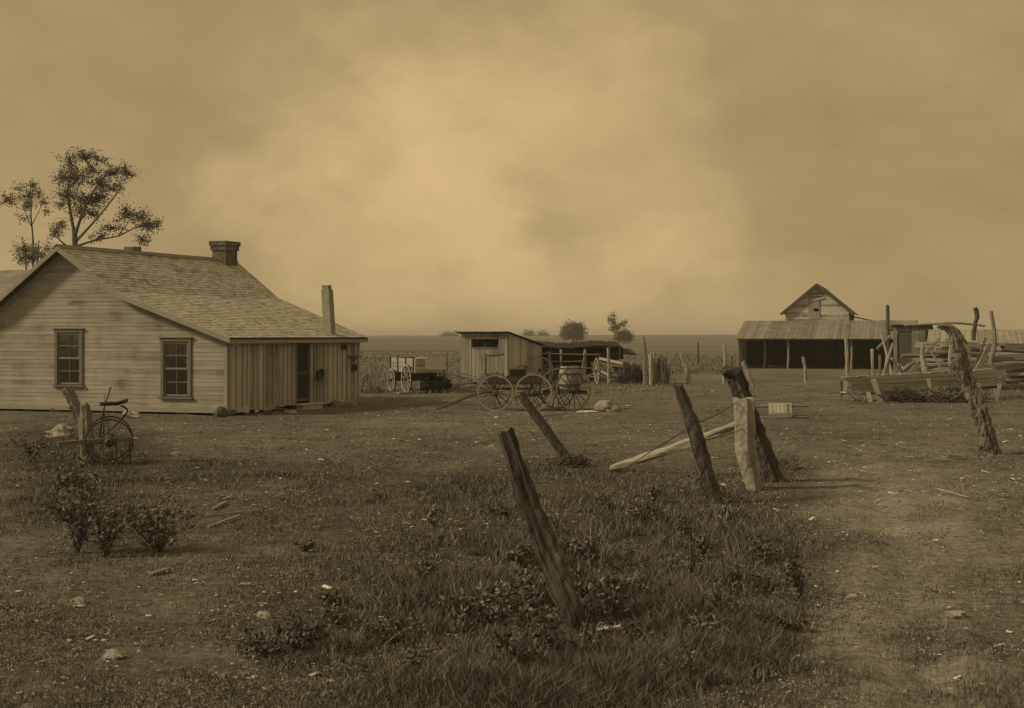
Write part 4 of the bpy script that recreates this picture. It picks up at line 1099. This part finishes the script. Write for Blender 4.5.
def trough():
    L0 = GR(852, 402); L1 = GR(1004, 398)
    Yl, Yr = 41.5, 42.5
    A = PX(850, 389.5, Yl); B = PX(1006, 381.5, Yr); d = (B-A).normalized(); k = Vector((-d.y, d.x, 0)).normalized()
    r = thing('feed_trough', 'long pale plank trough raised on splayed board legs', 'trough', ((A+B)/2).to_2d().to_3d())
    L = (B-A).length
    b = MB(); 
    for i in range(4): b.bar(A+Vector((0, .012*(i % 2), -.07+.135*i))-d*random.uniform(0, .25), B+Vector((0, .012*(i % 2), -.07+.14*i)), .03, random.uniform(.105, .13))
    b.build('front_side', 'palewood', r)
    for q in (A, B):
        b = MB(); b.bar(q+k*.03+d*(.1 if q is A else -.1), q+k*.72+d*(.1 if q is A else -.1), .03, .5); b.build('end_board', 'midwood', r)
    b = MB(); b.bar(A+k*.75, B+k*.75, .035, .5); b.build('rear_side', 'midwood', r)
    b = MB()
    for i in range(4): b.bar(A+k*(.12+.17*i)+Vector((0, 0, -.12)), B+k*(.12+.17*i)+Vector((0, 0, -.12)), .16, .03)
    b.build('bottom', 'plank', r)
    b = MB()
    for i in range(7):
        q = A+d*L*(i+.3)/7+Vector((0, 0, .42)); b.bar(q-d*random.uniform(.4, .9)+k*random.uniform(0, .2), q+d*random.uniform(.4, 1)+k*random.uniform(.2, .7), .2, .025)
    o = b.build('loose_board', 'palewood', origin=A+d*L*.5+Vector((0, 0, .4))); tag(o, 'loose boards laid along the top of the long trough', 'boards')
    for (x0, y0, x1, y1, w) in ((873, 379, 881, 403, .17), (868, 392, 871, 404, .14), (898, 392, 901, 405, .11), (928, 378, 934, 403, .11), (977, 384, 984, 402, .16), (1000, 384, 996, 402, .12)):
        m = MB(); m.bar(PX(x0, y0, Yl-.12), PX(x1, y1, Yl-.35), w, .035, (0, 1, 0)); m.build('leg', 'palewood', r)
    for i in range(4):
        q = A+d*L*(.1+.27*i)+k*.7; m = MB(); m.bar(q+Vector((0, 0, .1)), Vector((q.x, q.y+.1, -.05)), .1, .06, (0, 1, 0)); m.build('leg', 'darkwood', r)
    for i, x in enumerate((905, 935, 962)):
        brush_pile('brush_pile', ('dark tangle of brush under the left half of the trough', 'tangled dead brush under the middle of the trough', 'brush heaped under the trough beside the crooked trunk')[i], GR(x, 402), .75, .4, .5, 170, 'darkwood' if i != 1 else 'midwood', .3, (.008, .02), (.3, .8))
    brush_pile('straw_heap', 'pale splintered brush poking out at the left end of the trough', GR(857, 403), .35, .25, .42, 50, 'palewood', .4, (.006, .014), (.3, .6))
    # tripod of poles behind
    t = thing('pole_tripod', 'tangle of leaning poles tied together behind the trough', 'poles', PX(888, 380, 50).to_2d().to_3d())
    Y = 49
    for a in ((881, 333, 893, 379), (893, 343, 882, 379), (880, 355, 880, 379), (884, 345, 903, 376), (888, 352, 884, 379), (877, 349, 890, 336), (890, 357, 905, 370)):
        m = MB(); m.tube([PX(a[0], a[1], Y+random.uniform(-.3, .3)), PX(a[2], a[3], Y+random.uniform(-.6, .6))], [.05, .06], 7, .4, .1, 0, 4); m.build('pole', random.choice(['palewood', 'midwood']), t)
    m = MB(); m.tube([PX(898, 375, 47), PX(908, 366, 47), PX(918, 361, 47), PX(926, 356, 47)], [.06, .07, .06, .05], 8, .5, .1, 0, 5); m.tube([PX(896, 377, 47), PX(901, 372, 46.8), PX(899, 364, 46.8)], [.05, .05, .03], 7, .4, .1, 0, 4)
    o = m.build('dead_branch', 'midwood', origin=PX(900, 376, 47)); tag(o, 'forked dead branch propped between the leaning poles and the pale post', 'branch')
    post('fence_post', 'pale post with bulging foot behind the middle of the trough', [(923, 343), (922, 355), (924, 364), (927, 376)], 46, [2, 2, 2.8, 4], 'palewood', n=8)
    post('fence_post', 'pale post standing against the rails left of the crooked trunk', [(951, 345), (950, 360), (951, 380)], 48, [1.5, 1.5, 2], 'palewood', n=8)
    post('crooked_post', 'dark crooked stub rising above the low shelter roof', [(975, 308), (977, 316), (975, 324), (974, 340), (975, 385)], 54.5, [2.2, 2.4, 2, 2, 2.4], 'darkwood', n=9)
    post('fence_post', 'tall bare pole at the far right behind the trough', [(991, 311), (994, 330), (994, 348), (991, 364), (996, 392)], 47, [1.6, 2, 2.2, 2.2, 2.4], 'midwood', n=8)
    post('fence_post', 'short pale stake at the right frame edge behind the trough', [(1000, 372), (998, 397)], 44, [2, 2.4], 'palewood', n=8)
    for lab, x0, y0, x1, y1, Y0, rr, mt in (('long thin pole leaning right over the middle of the trough', 905, 378, 940, 338, 46.5, .05, 'midwood'), ('short grey pole leaning left near the bulging pale post', 944, 376, 930, 350, 47.5, .05, 'midwood'),
            ('dark pole leaning on the low shelter rails behind the plank', 968, 380, 986, 338, 48.5, .06, 'darkwood'), ('crooked limb laid across the rails at the far right', 958, 352, 1006, 362, 55.5, .08, 'midwood'), ('pale limb resting on top of the rails left of the crooked trunk', 926, 349, 956, 356, 56.5, .07, 'palewood'),
            ('heavy beam lying on the low shelter rails at the right edge', 962, 346, 1008, 343, 57.2, .13, 'palewood')):
        a = PX(x0, y0, Y0); c = PX(x1, y1, Y0+.4); mm = (a+c)/2+Vector((random.uniform(-.08, .08), 0, random.uniform(-.06, .06)))
        m = MB(); m.tube([a, mm, c], [rr, rr*.95, rr*.75], 9, .4, .15, .02, 6); o = m.build('leaning_pole', mt, origin=a); tag(o, lab, 'pole')
    r2 = thing('timber_pile', 'jumbled pile of old timber against the rails of the low shelter', 'timber', PX(960, 380, 52).to_2d().to_3d())
    for i in range(64):
        Yp = random.uniform(49.5, 54); p = PX(random.uniform(930, 1030), 350, Yp); p.z = .1+1.75*random.random()**1.25; d = Vector((1, random.uniform(-.25, .25), random.uniform(-.13, .13)))*random.uniform(.6, 1.5)
        m = MB()
        if i % 3: m.bar(p-d, p+d, random.uniform(.14, .28), .045, (0, -1, random.uniform(.2, 1.0)))
        else: m.tube([p-d, p+d], [.09, .07], 9, .4, .15, .02, 5)
        m.build('timber', random.choice(['palewood', 'palewood', 'midwood', 'darkwood']), r2)
    m = MB(); m.bar(PX(976, 372, 43.2), PX(990, 344, 44.6), .18, .04, (0, 1, 0)); o = m.build('leaning_plank', 'palewood', origin=PX(976, 372, 43.2)); tag(o, 'wide pale plank leaning against the tall bare pole', 'plank')
    m = MB()
    for i in range(5): m.bar(PX(966+i, 376-2.4*i, 43.5+.15*i), PX(997-i, 374-2.2*i, 43.7+.15*i), .2, .07)
    o = m.build('plank_stack', 'palewood', origin=PX(980, 380, 43.5)); tag(o, 'short stack of pale planks on the right end of the trough', 'planks')
trough()

# hand barrow, sack, odds and ends in the yard
def yard():
    g = GR(780, 418); r = thing('hand_barrow', 'low slatted hand barrow lying beyond the gateway posts', 'barrow', g)
    Y = g.y
    for y, dz in ((404.5, .9), (415.5, 0)):
        m = MB(); m.tube([PX(752, y+2, Y+dz), PX(808, y+1.5, Y+dz)], .03, 7, .2, 0, 0, 3)
        for p in m.v: pass
        m.build('carrying_pole', 'midwood', r)
    m = MB()
    for i in range(6):
        x = 770.5+3.9*i; m.bar(PX(x, 417, Y-.05)+Vector((0, 0, .03)), PX(x-.3, 404, Y+.95)+Vector((0, 0, .02)), .09, .03)
    m.build('slat', 'palewood', r)
    m = MB(); m.bar(PX(769, 416, Y-.1), PX(792, 415, Y-.1), .03, .12); m.build('front_board', 'palewood', r)
    m = MB(); m.bar(PX(788, 404, Y-.05), PX(788.5, 416, Y-.05), .09, .03, (0, 1, 0)); m.build('end_board', 'palewood', r)
    g = GR(607, 411.5); m = MB(); m.blob(g+Vector((-.02, .15, .12)), (.30, .21, .20), .16, 28, 7.4); m.blob(g+Vector((.14, .06, .06)), (.20, .15, .11), .3, 22, 2.1)
    o = m.build('sack', 'sack', origin=g, smooth=True); tag(o, 'pale stuffed sack slumped on the ground right of the barrel cart', 'sack')
    m = MB(); g = GR(586, 412.5)
    for i in range(5): c = g+Vector((random.uniform(-.3, .3), random.uniform(-.15, .15), .02)); m.blob(c, (random.uniform(.1, .22), .1, .03), .4, 10, i*1.7)
    o = m.build('rag', 'cloth', origin=g); tag(o, 'white rag spread on the ground beside the stuffed sack', 'rag')
    def plank(name, lab, x0, y0, x1, y1, w, mat, cat='board'):
        a = GR(x0, y0); c = GR(x1, y1); z = lambda p: Vector((p.x, p.y, H(p.x, p.y)+.03)); m = MB(); m.bar(z(a)-Vector((0, 0, .012)), z(c)+Vector((0, 0, .004)), w*.8, .016); o = m.build(name, mat, origin=a); tag(o, lab, cat)
    plank('broken_board', 'short white broken board in the grass at the foot of the foreground post', 598, 630, 621, 628, .07, 'cloth')
    plank('broken_board', 'small pale splinter just below the white broken board', 603, 638, 618, 636, .06, 'palewood')
    plank('broken_board', 'pale stick on the bare ground at the far right of the track', 937, 490, 968, 500, .035, 'palewood', 'stick')
    plank('broken_board', 'dark plank on the ground beside the water cart wheel', 540, 417, 566, 415, .09, 'darkwood')
    plank('broken_board', 'dark lath on the ground between buggy and water cart', 545, 411, 575, 410, .06, 'darkwood')
    plank('broken_board', 'pale chip of board beside the left weeds', 212, 512, 226, 505, .06, 'midwood')
    plank('broken_board', 'long pale lath lying right of the broad left weed', 208, 529, 240, 519, .03, 'palewood', 'lath')
    plank('broken_board', 'thin pale lath farther back right of the broad left weed', 205, 519, 262, 513, .025, 'palewood', 'lath')
    plank('broken_board', 'flat pale board end in the bare ground below the broad left weed', 150, 577, 168, 573, .08, 'midwood')
    for i, (x, y, s, lab) in enumerate(((80, 604, .05, 'pale stone on the bare ground at the lower left'), (113, 660, .05, 'white stone near the bottom left corner'), (264, 617, .045, 'small pale stone left of the dark low weed'), (687, 681, .055, 'bright stone at the bottom edge right of centre'), (763, 577, .05, 'pale stone in the grass right of centre'), (726, 536, .05, 'small white stone behind the pale split post'), (852, 600, .04, 'small stone in the worn track'), (176, 455, .06, 'round white stone in the grass right of the machine'), (956, 620, .05, 'stone beside the right hand rut'))):
        g = GR(x, y); g.z = H(g.x, g.y); m = MB(); m.blob(g+Vector((0, 0, s*.35)), (s*1.5, s, s*.7), .3, 10, i*2.3); o = m.build('stone', 'stone', origin=g); tag(o, lab, 'stone')
    brush_pile('straw_litter', 'flattened pale straw and sticks on the ground before the crooked trunk', GR(935, 458), 1.3, .7, .05, 120, 'palewood', .05, (.004, .009), (.2, .6), 'straw')
    brush_pile('brush_pile', 'clump of dry brush around the foot of the gateway posts', GR(772, 470), .42, .35, .38, 160, 'midwood', .5, (.004, .010), (.2, .45))
    brush_pile('brush_pile', 'dark clod of roots at the base of the thin slanting pole', GR(572, 467), .3, .22, .2, 120, 'darkwood', .4, (.006, .014), (.15, .3))
    brush_pile('brush_pile', 'strip of flattened brush left of the thin slanting pole', GR(548, 466), .45, .12, .08, 80, 'midwood', .2, (.004, .010), (.2, .4))
yard()

# ------------------------------------------------------------------ weeds: single plants
def weed(lab, x, y, w, h, n, leaf=.05, lo=.1, hi=.9, name='weed', stems=5):
    """bushy plant, w and h in pixels at its base"""
    g = GR(x, y); s = g.y/F; g.z = H(g.x, g.y); W = w*s/2; Hh = h*s
    r = thing(name, lab, 'weed', g)
    m = MB(); C = []
    for i in range(stems):
        a = random.uniform(0, 6.28); q = random.uniform(.2, 1)
        tip = Vector((W*q*math.cos(a), W*q*math.sin(a), Hh*random.uniform(.6, 1.0)*(1.05-.35*q)))
        mid = tip*.5+Vector((random.uniform(-.2, .2)*W, random.uniform(-.2, .2)*W, .1*Hh))
        m.tube([g-Vector((0, 0, .03)), g+mid, g+tip], [.009, .007, .004], 5, 0, 0, 0, 4)
        for k in range(int(n*.9)//stems):
            t = random.uniform(.12, 1)**.8
            p = mid*(2*t*(1-t))+tip*(t*t)+Vector((random.gauss(0, .16)*W, random.gauss(0, .16)*W, random.gauss(0, .07)*Hh))
            C.append(g+Vector((p.x, p.y, max(.015, p.z))))
    m.build('stem', 'stem', r)
    V, T, sh = leaf_soup(np.array(C), leaf*.95, .2, .45, lo, min(1, hi+.1)); soup('foliage', V, T, sh, 'leaf', r)
weed('tall leafy weed nearest the left edge of the photo', 78, 553, 64, 82, 560, .065)
weed('leafy weed just right of the tall leftmost weed', 105, 557, 40, 62, 360, .065)
weed('broad spreading weed with long leaves left of centre', 160, 552, 88, 66, 640, .065, stems=8)
weed('wide clump of pale leaves below the stump post', 75, 492, 66, 30, 260, .09, .3, 1)
weed('dark low weed at the bottom edge left of the leaning post', 310, 655, 70, 36, 420, .045, 0, .5)
weed('small dark weed halfway up the left grass slope', 333, 607, 40, 20, 200, .045, 0, .5)
weed('pale leaved weed alone in the open grass left of centre', 434, 527, 28, 26, 120, .07, .4, 1)
weed('leafy clump left of the base of the tall leaning post', 500, 630, 70, 52, 420, .05)
weed('thick clump right behind the tall leaning post', 592, 566, 56, 34, 420, .055)
weed('bushy clump left behind the tall leaning post', 520, 566, 40, 30, 260, .055)
weed('loose weed clump in the grass beneath the fallen pole', 640, 528, 60, 40, 300, .055)
weed('weed growing round the dark leaning post', 708, 498, 44, 36, 260, .055)
weed('thin twiggy weed in the right grass below the split post', 690, 578, 46, 62, 130, .035, 0, .6)
weed('dark low weed in the grass right of centre bottom', 790, 632, 44, 22, 200, .045, 0, .5)
weed('low weed in the yard left of centre', 303, 552, 30, 14, 120, .06, .2, .8)
weed('dry weed stalk standing in front of the clapboard wall', 103, 440, 16, 52, 24, .04, .2, .8, stems=3)
weed('weed bush at the foot of the clapboard wall near the stump', 30, 462, 40, 30, 200, .08)

def small_weeds():
    # nameless little weeds all through the rough grass, copied from four plants
    lab = 'small leafy weed growing in the rough foreground grass'; grp = 'small weeds in the foreground grass'
    protos = []
    for i, (w, h, n, lf) in enumerate(((46, 32, 220, .045), (60, 26, 280, .04), (40, 34, 190, .04), (70, 36, 360, .045))):
        weed(lab, 470, 600, w, h, n, lf, .0 if i % 2 else .2, .6 if i % 2 else 1)
        r = COL.objects[-1]
        while r.parent: r = r.parent
        r['group'] = grp; protos.append(r)
    spots = [(498, 622), (455, 612), (540, 600), (605, 590), (640, 560), (665, 600), (700, 640), (735, 590), (620, 650), (380, 640), (345, 628), (300, 640), (420, 585), (475, 560), (560, 540), (680, 540),
             (650, 505), (600, 505), (730, 530), (770, 560), (795, 600), (760, 660), (690, 680), (540, 672), (430, 675), (270, 655), (380, 505), (60, 520), (125, 515), (500, 520), (45, 450), (575, 620), (610, 620), (640, 600), (590, 660), (520, 640), (470, 640), (655, 640), (715, 615), (740, 625), (700, 560), (625, 575)]
    for i, (x, y) in enumerate(spots):
        src = protos[i % 4]
        if i < 4: r = src
        else:
            r = src.copy(); COL.objects.link(r)
            for ch in list(src.children):
                c = ch.copy(); COL.objects.link(c); c.parent = r
        g = GR(x+random.uniform(-9, 9), y+random.uniform(-4, 4)); r.location = (g.x, g.y, H(g.x, g.y)); r.rotation_euler = (0, 0, random.uniform(0, 6.28)); q = random.uniform(.7, 1.35); r.scale = (q, q, q*random.uniform(.7, 1.2))
small_weeds()

# ------------------------------------------------------------------ trees
def tree(name, lab, Y, base, limbs, clumps, leaf, mat, nleaf, depth=1.0, group=None, trunk_r=.2, barkm='bark', lo=.1, hi=.9, lw=.62, twig=0):
    """limbs: lists of (x,y,dy,r) pixel points; clumps: (x,y,rx,ry)"""
    g = PX(base[0], 335, Y); g.z = H(g.x, g.y)
    r = thing(name, lab, 'tree', g, group)
    m = MB()
    for L in limbs:
        m.tube([PX(x, y, Y+dy) if y is not None else Vector((PX(x, 335, Y).x, Y, g.z-.2)) for x, y, dy, q in L], [q*lw for _, _, _, q in L], 8, .2, .05, 0, 4)
    m.build('trunk', barkm, r)
    C = []; s = Y/F
    tw = MB()
    for cx, cy, rx, ry in clumps:
        n = int(nleaf*rx*ry); dz = random.uniform(-depth, depth)
        c = PX(cx, cy, Y+dz)
        k = max(5, n//13)
        for i in range(k):
            d = rng.normal(size=3); d[2] += .25; d /= np.linalg.norm(d); q = rng.uniform(.5, 2.0)
            e = c+Vector((d[0]*rx*s, d[1]*(rx+ry)*.5*s, d[2]*ry*s))*q; mid = (c+e)/2+Vector(rng.normal(size=3)*.06*rx*s)
            if twig: tw.tube([c, mid, e], [twig, twig*.7, twig*.35], 4)
            t = rng.uniform(.38, 1.08, 16)[:, None]
            pts = np.array(c)*(1-t)**2+2*np.array(mid)*t*(1-t)+np.array(e)*t**2
            C.append(pts+rng.normal(size=(16, 3))*leaf*rng.uniform(.5, 1.6))
    if twig: tw.build('twigs', barkm, r)['kind'] = 'stuff'
    C = np.concatenate(C)
    V, T, sh = leaf_soup(C, leaf, -.5, .6, lo, hi); soup('crown', V, T, sh, mat, r)
    # twigs
    return r
tree('yard_tree', 'sparse spreading tree rising behind the farmhouse ridge', 52, (76, 335),
     [[(76, None, 0, .26), (76, 300, 0, .22), (75, 246, 0, .19), (74, 228, 0, .15)],
      [(74, 232, 0, .13), (70, 210, .3, .10), (68, 190, .5, .07), (72, 166, .6, .03)],
      [(75, 236, 0, .12), (82, 215, -.3, .09), (94, 190, -.5, .06), (108, 172, -.4, .03)],
      [(77, 240, 0, .10), (92, 224, -.6, .07), (112, 200, -.8, .05), (128, 176, -.6, .02)],
      [(78, 246, 0, .09), (96, 240, .4, .06), (118, 236, .6, .05), (140, 226, .6, .03), (155, 228, .5, .015)],
      [(75, 250, 0, .08), (64, 244, -.4, .06), (52, 232, -.6, .03)],
      [(88, 208, 0, .05), (76, 195, 0, .035), (84, 175, .2, .02)], [(68, 205, 0, .04), (60, 192, .2, .02)],
      [(118, 236, .6, .035), (128, 222, .5, .02), (126, 212, .4, .012)]],
     [(70, 163, 8, 8), (85, 160, 11, 7), (98, 160, 7, 5), (62, 178, 8, 7), (76, 180, 11, 9), (92, 172, 7, 6), (100, 184, 10, 8), (113, 175, 8, 7), (127, 174, 8, 7), (68, 196, 10, 8), (86, 200, 12, 9),
      (100, 198, 8, 8), (80, 212, 9, 7), (112, 190, 7, 5), (60, 205, 5, 5), (94, 214, 7, 5), (120, 186, 5, 4), (127, 214, 10, 7), (140, 218, 8, 6), (148, 226, 9, 7), (157, 224, 5, 4), (112, 228, 9, 5), (98, 238, 7, 4), (142, 240, 6, 6), (55, 233, 7, 6), (62, 226, 6, 5)],
     .085, 'treeleaf', 5.6, 1.1, twig=.012)
tree('yard_tree', 'slender small crowned tree at the left edge behind the house roof', 58, (32, 335),
     [[(33, None, 0, .1), (33, 280, 0, .09), (33, 240, 0, .07), (31, 215, 0, .05), (33, 188, 0, .02)], [(32, 225, 0, .04), (42, 205, .3, .02)], [(32, 228, 0, .04), (22, 205, -.3, .02)]],
     [(33, 186, 5, 5), (28, 196, 9, 7), (38, 194, 5, 5), (29, 206, 7, 6), (45, 204, 4, 6), (20, 190, 4, 4), (24, 218, 4, 4), (46, 212, 3, 3), (8, 200, 7, 8)], .085, 'treeleaf', 5.6, .8, twig=.012)
tree('yard_bush', 'low leafy bush at the left edge just above the roof line', 56, (28, 335),
     [[(26, None, 0, .09), (26, 262, 0, .06), (24, 244, 0, .03)], [(36, None, 0, .08), (38, 255, 0, .04), (40, 242, 0, .02)]],
     [(24, 250, 7, 8), (36, 252, 7, 8), (30, 258, 9, 6), (22, 260, 7, 6), (44, 258, 4, 6), (48, 248, 4, 5)], .085, 'treeleaf', 5.6, .7, twig=.012)
tree('field_tree', 'round dense tree alone on the horizon', 330, (573, 335), [[(573, None, 0, .4), (573, 336, 0, .3), (572, 329, 0, .2)], [(573, 336, 0, .2), (578, 330, 0, .1)]],
     [(573, 331, 8, 5), (567, 334, 5, 4), (579, 333, 5, 5), (572, 327, 5, 3), (575, 336, 7, 3), (568, 330, 4, 3), (578, 329, 4, 3)], .4, 'farleaf', 40, 1.2)
tree('field_tree', 'spindly bare topped tree on the horizon right of the round tree', 300, (615, 335), [[(615, None, 0, .35), (615, 335, 0, .28), (614, 324, 0, .18), (614, 314, 0, .06)], [(615, 333, 0, .15), (621, 326, 0, .1), (626, 321, 0, .04)], [(614, 330, 0, .12), (610, 324, 0, .07), (609, 319, 0, .03)]],
     [(614, 317, 2, 3), (613, 323, 3, 3), (610, 321, 2, 2), (622, 325, 4, 2), (618, 328, 4, 3), (613, 329, 3, 3), (625, 322, 2, 1.5)], .32, 'farleaf', 22, 1)
tree('field_bush', 'round low bush below the spindly horizon tree', 290, (624, 335), [[(624, None, 0, .2), (624, 338, 0, .12)]], [(624, 336, 6, 3.5), (620, 337, 4, 3), (628, 337, 3, 3)], .4, 'farleaf', 36, .8)
for i, (x, y, rx, ry, lab) in enumerate(((529, 334, 5, 2.5, 'left of two tiny clumps of trees far off on the horizon'), (543, 335, 5, 2, 'right of two tiny clumps of trees far off on the horizon'), (450, 336, 9, 2.5, 'faint low trees far off behind the plank outhouse'))):
    tree('far_tree', lab, 750, (x, 335), [[(x, None, 0, .6), (x, y, 0, .4)]], [(x-rx*.4, y, rx*.6, ry), (x+rx*.4, y+.3, rx*.6, ry)], .7, 'farleaf', 60, 2)

# ------------------------------------------------------------------ sky, sun, camera
SUN = Vector((-.85, -.20, .60)).normalized()
el = math.asin(SUN.z); rot = math.atan2(SUN.x, SUN.y)
W = bpy.data.worlds.new('World'); S.world = W; W.use_nodes = True
nt = W.node_tree
for n in list(nt.nodes): nt.nodes.remove(n)
out = N(nt, 'ShaderNodeOutputWorld'); bg = N(nt, 'ShaderNodeBackground'); nt.links.new(bg.outputs[0], out.inputs[0])
sky = N(nt, 'ShaderNodeTexSky', sky_type='NISHITA'); sky.sun_disc = False; sky.sun_elevation = el; sky.sun_rotation = rot; sky.dust_density = 3
bw = N(nt, 'ShaderNodeRGBToBW'); nt.links.new(sky.outputs[0], bw.inputs[0])
tc = N(nt, 'ShaderNodeTexCoord'); dirv = tc.outputs['Generated']
sep = N(nt, 'ShaderNodeSeparateXYZ'); nt.links.new(dirv, sep.inputs[0])
den = mth(nt, 'ADD', mth(nt, 'MAXIMUM', sep.outputs['Z'], 0), .14)
cmb = N(nt, 'ShaderNodeCombineXYZ'); nt.links.new(mth(nt, 'DIVIDE', sep.outputs['X'], den), cmb.inputs[0]); nt.links.new(mth(nt, 'DIVIDE', sep.outputs['Y'], den), cmb.inputs[1])
c1 = noi(nt, mapping(nt, cmb.outputs[0], (.55, .45, 1)), 1, 6, .55, .6)
c2 = noi(nt, mapping(nt, dirv, (5, 5, 9)), 1, 5, .55, .4)
wx = noi(nt, mapping(nt, dirv, (7, 7, 9)), 1, 6, .6); wz = noi(nt, mapping(nt, dirv, (6.3, 8, 10)), 1.13, 6, .6)
XW = mth(nt, 'ADD', sep.outputs['X'], mth(nt, 'MULTIPLY', mth(nt, 'SUBTRACT', wx, .5), .30))
ZW = mth(nt, 'ADD', sep.outputs['Z'], mth(nt, 'MULTIPLY', mth(nt, 'SUBTRACT', wz, .5), .22))
def lobe(x, y, wx, wy, amp):
    """a ragged cloud bank standing in one direction of the sky"""
    dx = (x-CX)/F; dz = -(y-HY)/F
    a = mth(nt, 'DIVIDE', mth(nt, 'SUBTRACT', XW, dx), wx); c = mth(nt, 'DIVIDE', mth(nt, 'SUBTRACT', ZW, dz), wy)
    q = mth(nt, 'ADD', mth(nt, 'MULTIPLY', a, a), mth(nt, 'MULTIPLY', c, c))
    return mth(nt, 'MULTIPLY', mth(nt, 'POWER', 2.718, mth(nt, 'MULTIPLY', q, -1)), amp)
c3 = noi(nt, mapping(nt, dirv, (14, 14, 24)), 1, 6, .6, .5)
val = mth(nt, 'ADD', .368, mth(nt, 'MULTIPLY', mth(nt, 'SUBTRACT', c1, .5), .08))
val = mth(nt, 'ADD', val, mth(nt, 'MULTIPLY', mth(nt, 'SUBTRACT', c2, .5), .17))
val = mth(nt, 'ADD', val, mth(nt, 'MULTIPLY', mth(nt, 'SUBTRACT', c3, .5), .10))
for L in ((350, 165, .10, .055, .12), (450, 225, .13, .085, .15), (560, 90, .13, .07, .12), (655, 260, .10, .06, .13), (430, 120, .12, .06, .06), (500, 300, .2, .05, .08), (60, 250, .12, .08, .05),
          (570, 240, .04, .045, -.16), (215, 190, .09, .06, -.07), (900, 190, .14, .10, -.02), (770, 80, .04, .12, -.03)):
    val = mth(nt, 'ADD', val, lobe(*L))
val = mth(nt, 'ADD', val, mth(nt, 'MULTIPLY', mth(nt, 'MINIMUM', bw.outputs[0], 12), .10*.05))
mul = N(nt, 'ShaderNodeVectorMath', operation='SCALE'); mul.inputs[0].default_value = (10.25, 7.35, 3.5)
nt.links.new(val, mul.inputs['Scale']); nt.links.new(mul.outputs[0], bg.inputs['Color'])
bg.inputs['Strength'].default_value = .1
sl = bpy.data.lights.new('sun', 'SUN'); sl.energy = 2.7; sl.angle = math.radians(8.0); sl.color = (1, .79, .46)
so = link(bpy.data.objects.new('sun', sl)); so.rotation_euler = SUN.to_track_quat('Z', 'Y').to_euler(); so.location = (-20, 0, 30)

hz = MB(); hz.bx(-6000, 6000, -600, 5600, -1.3, 12.5)
hm = bpy.data.materials.new('thin_haze'); hm.use_nodes = True; hn = hm.node_tree
for n in list(hn.nodes): hn.nodes.remove(n)
ho = N(hn, 'ShaderNodeOutputMaterial'); pv = N(hn, 'ShaderNodeVolumePrincipled'); pv.inputs['Density'].default_value = .0006
pv.inputs['Color'].default_value = (.85, .84, .82, 1); hn.links.new(pv.outputs[0], ho.inputs['Volume'])
ho2 = hz.build('haze', hm); ho2['kind'] = 'stuff'; ho2['label'] = 'thin dusty haze over the far fields'; ho2['category'] = 'haze'

cam = bpy.data.cameras.new('camera'); co = link(bpy.data.objects.new('camera', cam)); S.camera = co
co.location = (0, 0, CH); co.rotation_euler = (math.radians(90), 0, 0)
cam.sensor_width = 36; cam.lens = F/1024*36; cam.shift_y = -(354-HY)/1024; cam.clip_end = 20000; cam.clip_start = .1
cam.dof.use_dof = True; cam.dof.focus_distance = 26; cam.dof.aperture_fstop = 5.0
vs = S.view_settings; vs.view_transform = 'Standard'; vs.look = 'None'; vs.exposure = 0; vs.gamma = 1
S.cycles.filter_width = 1.35
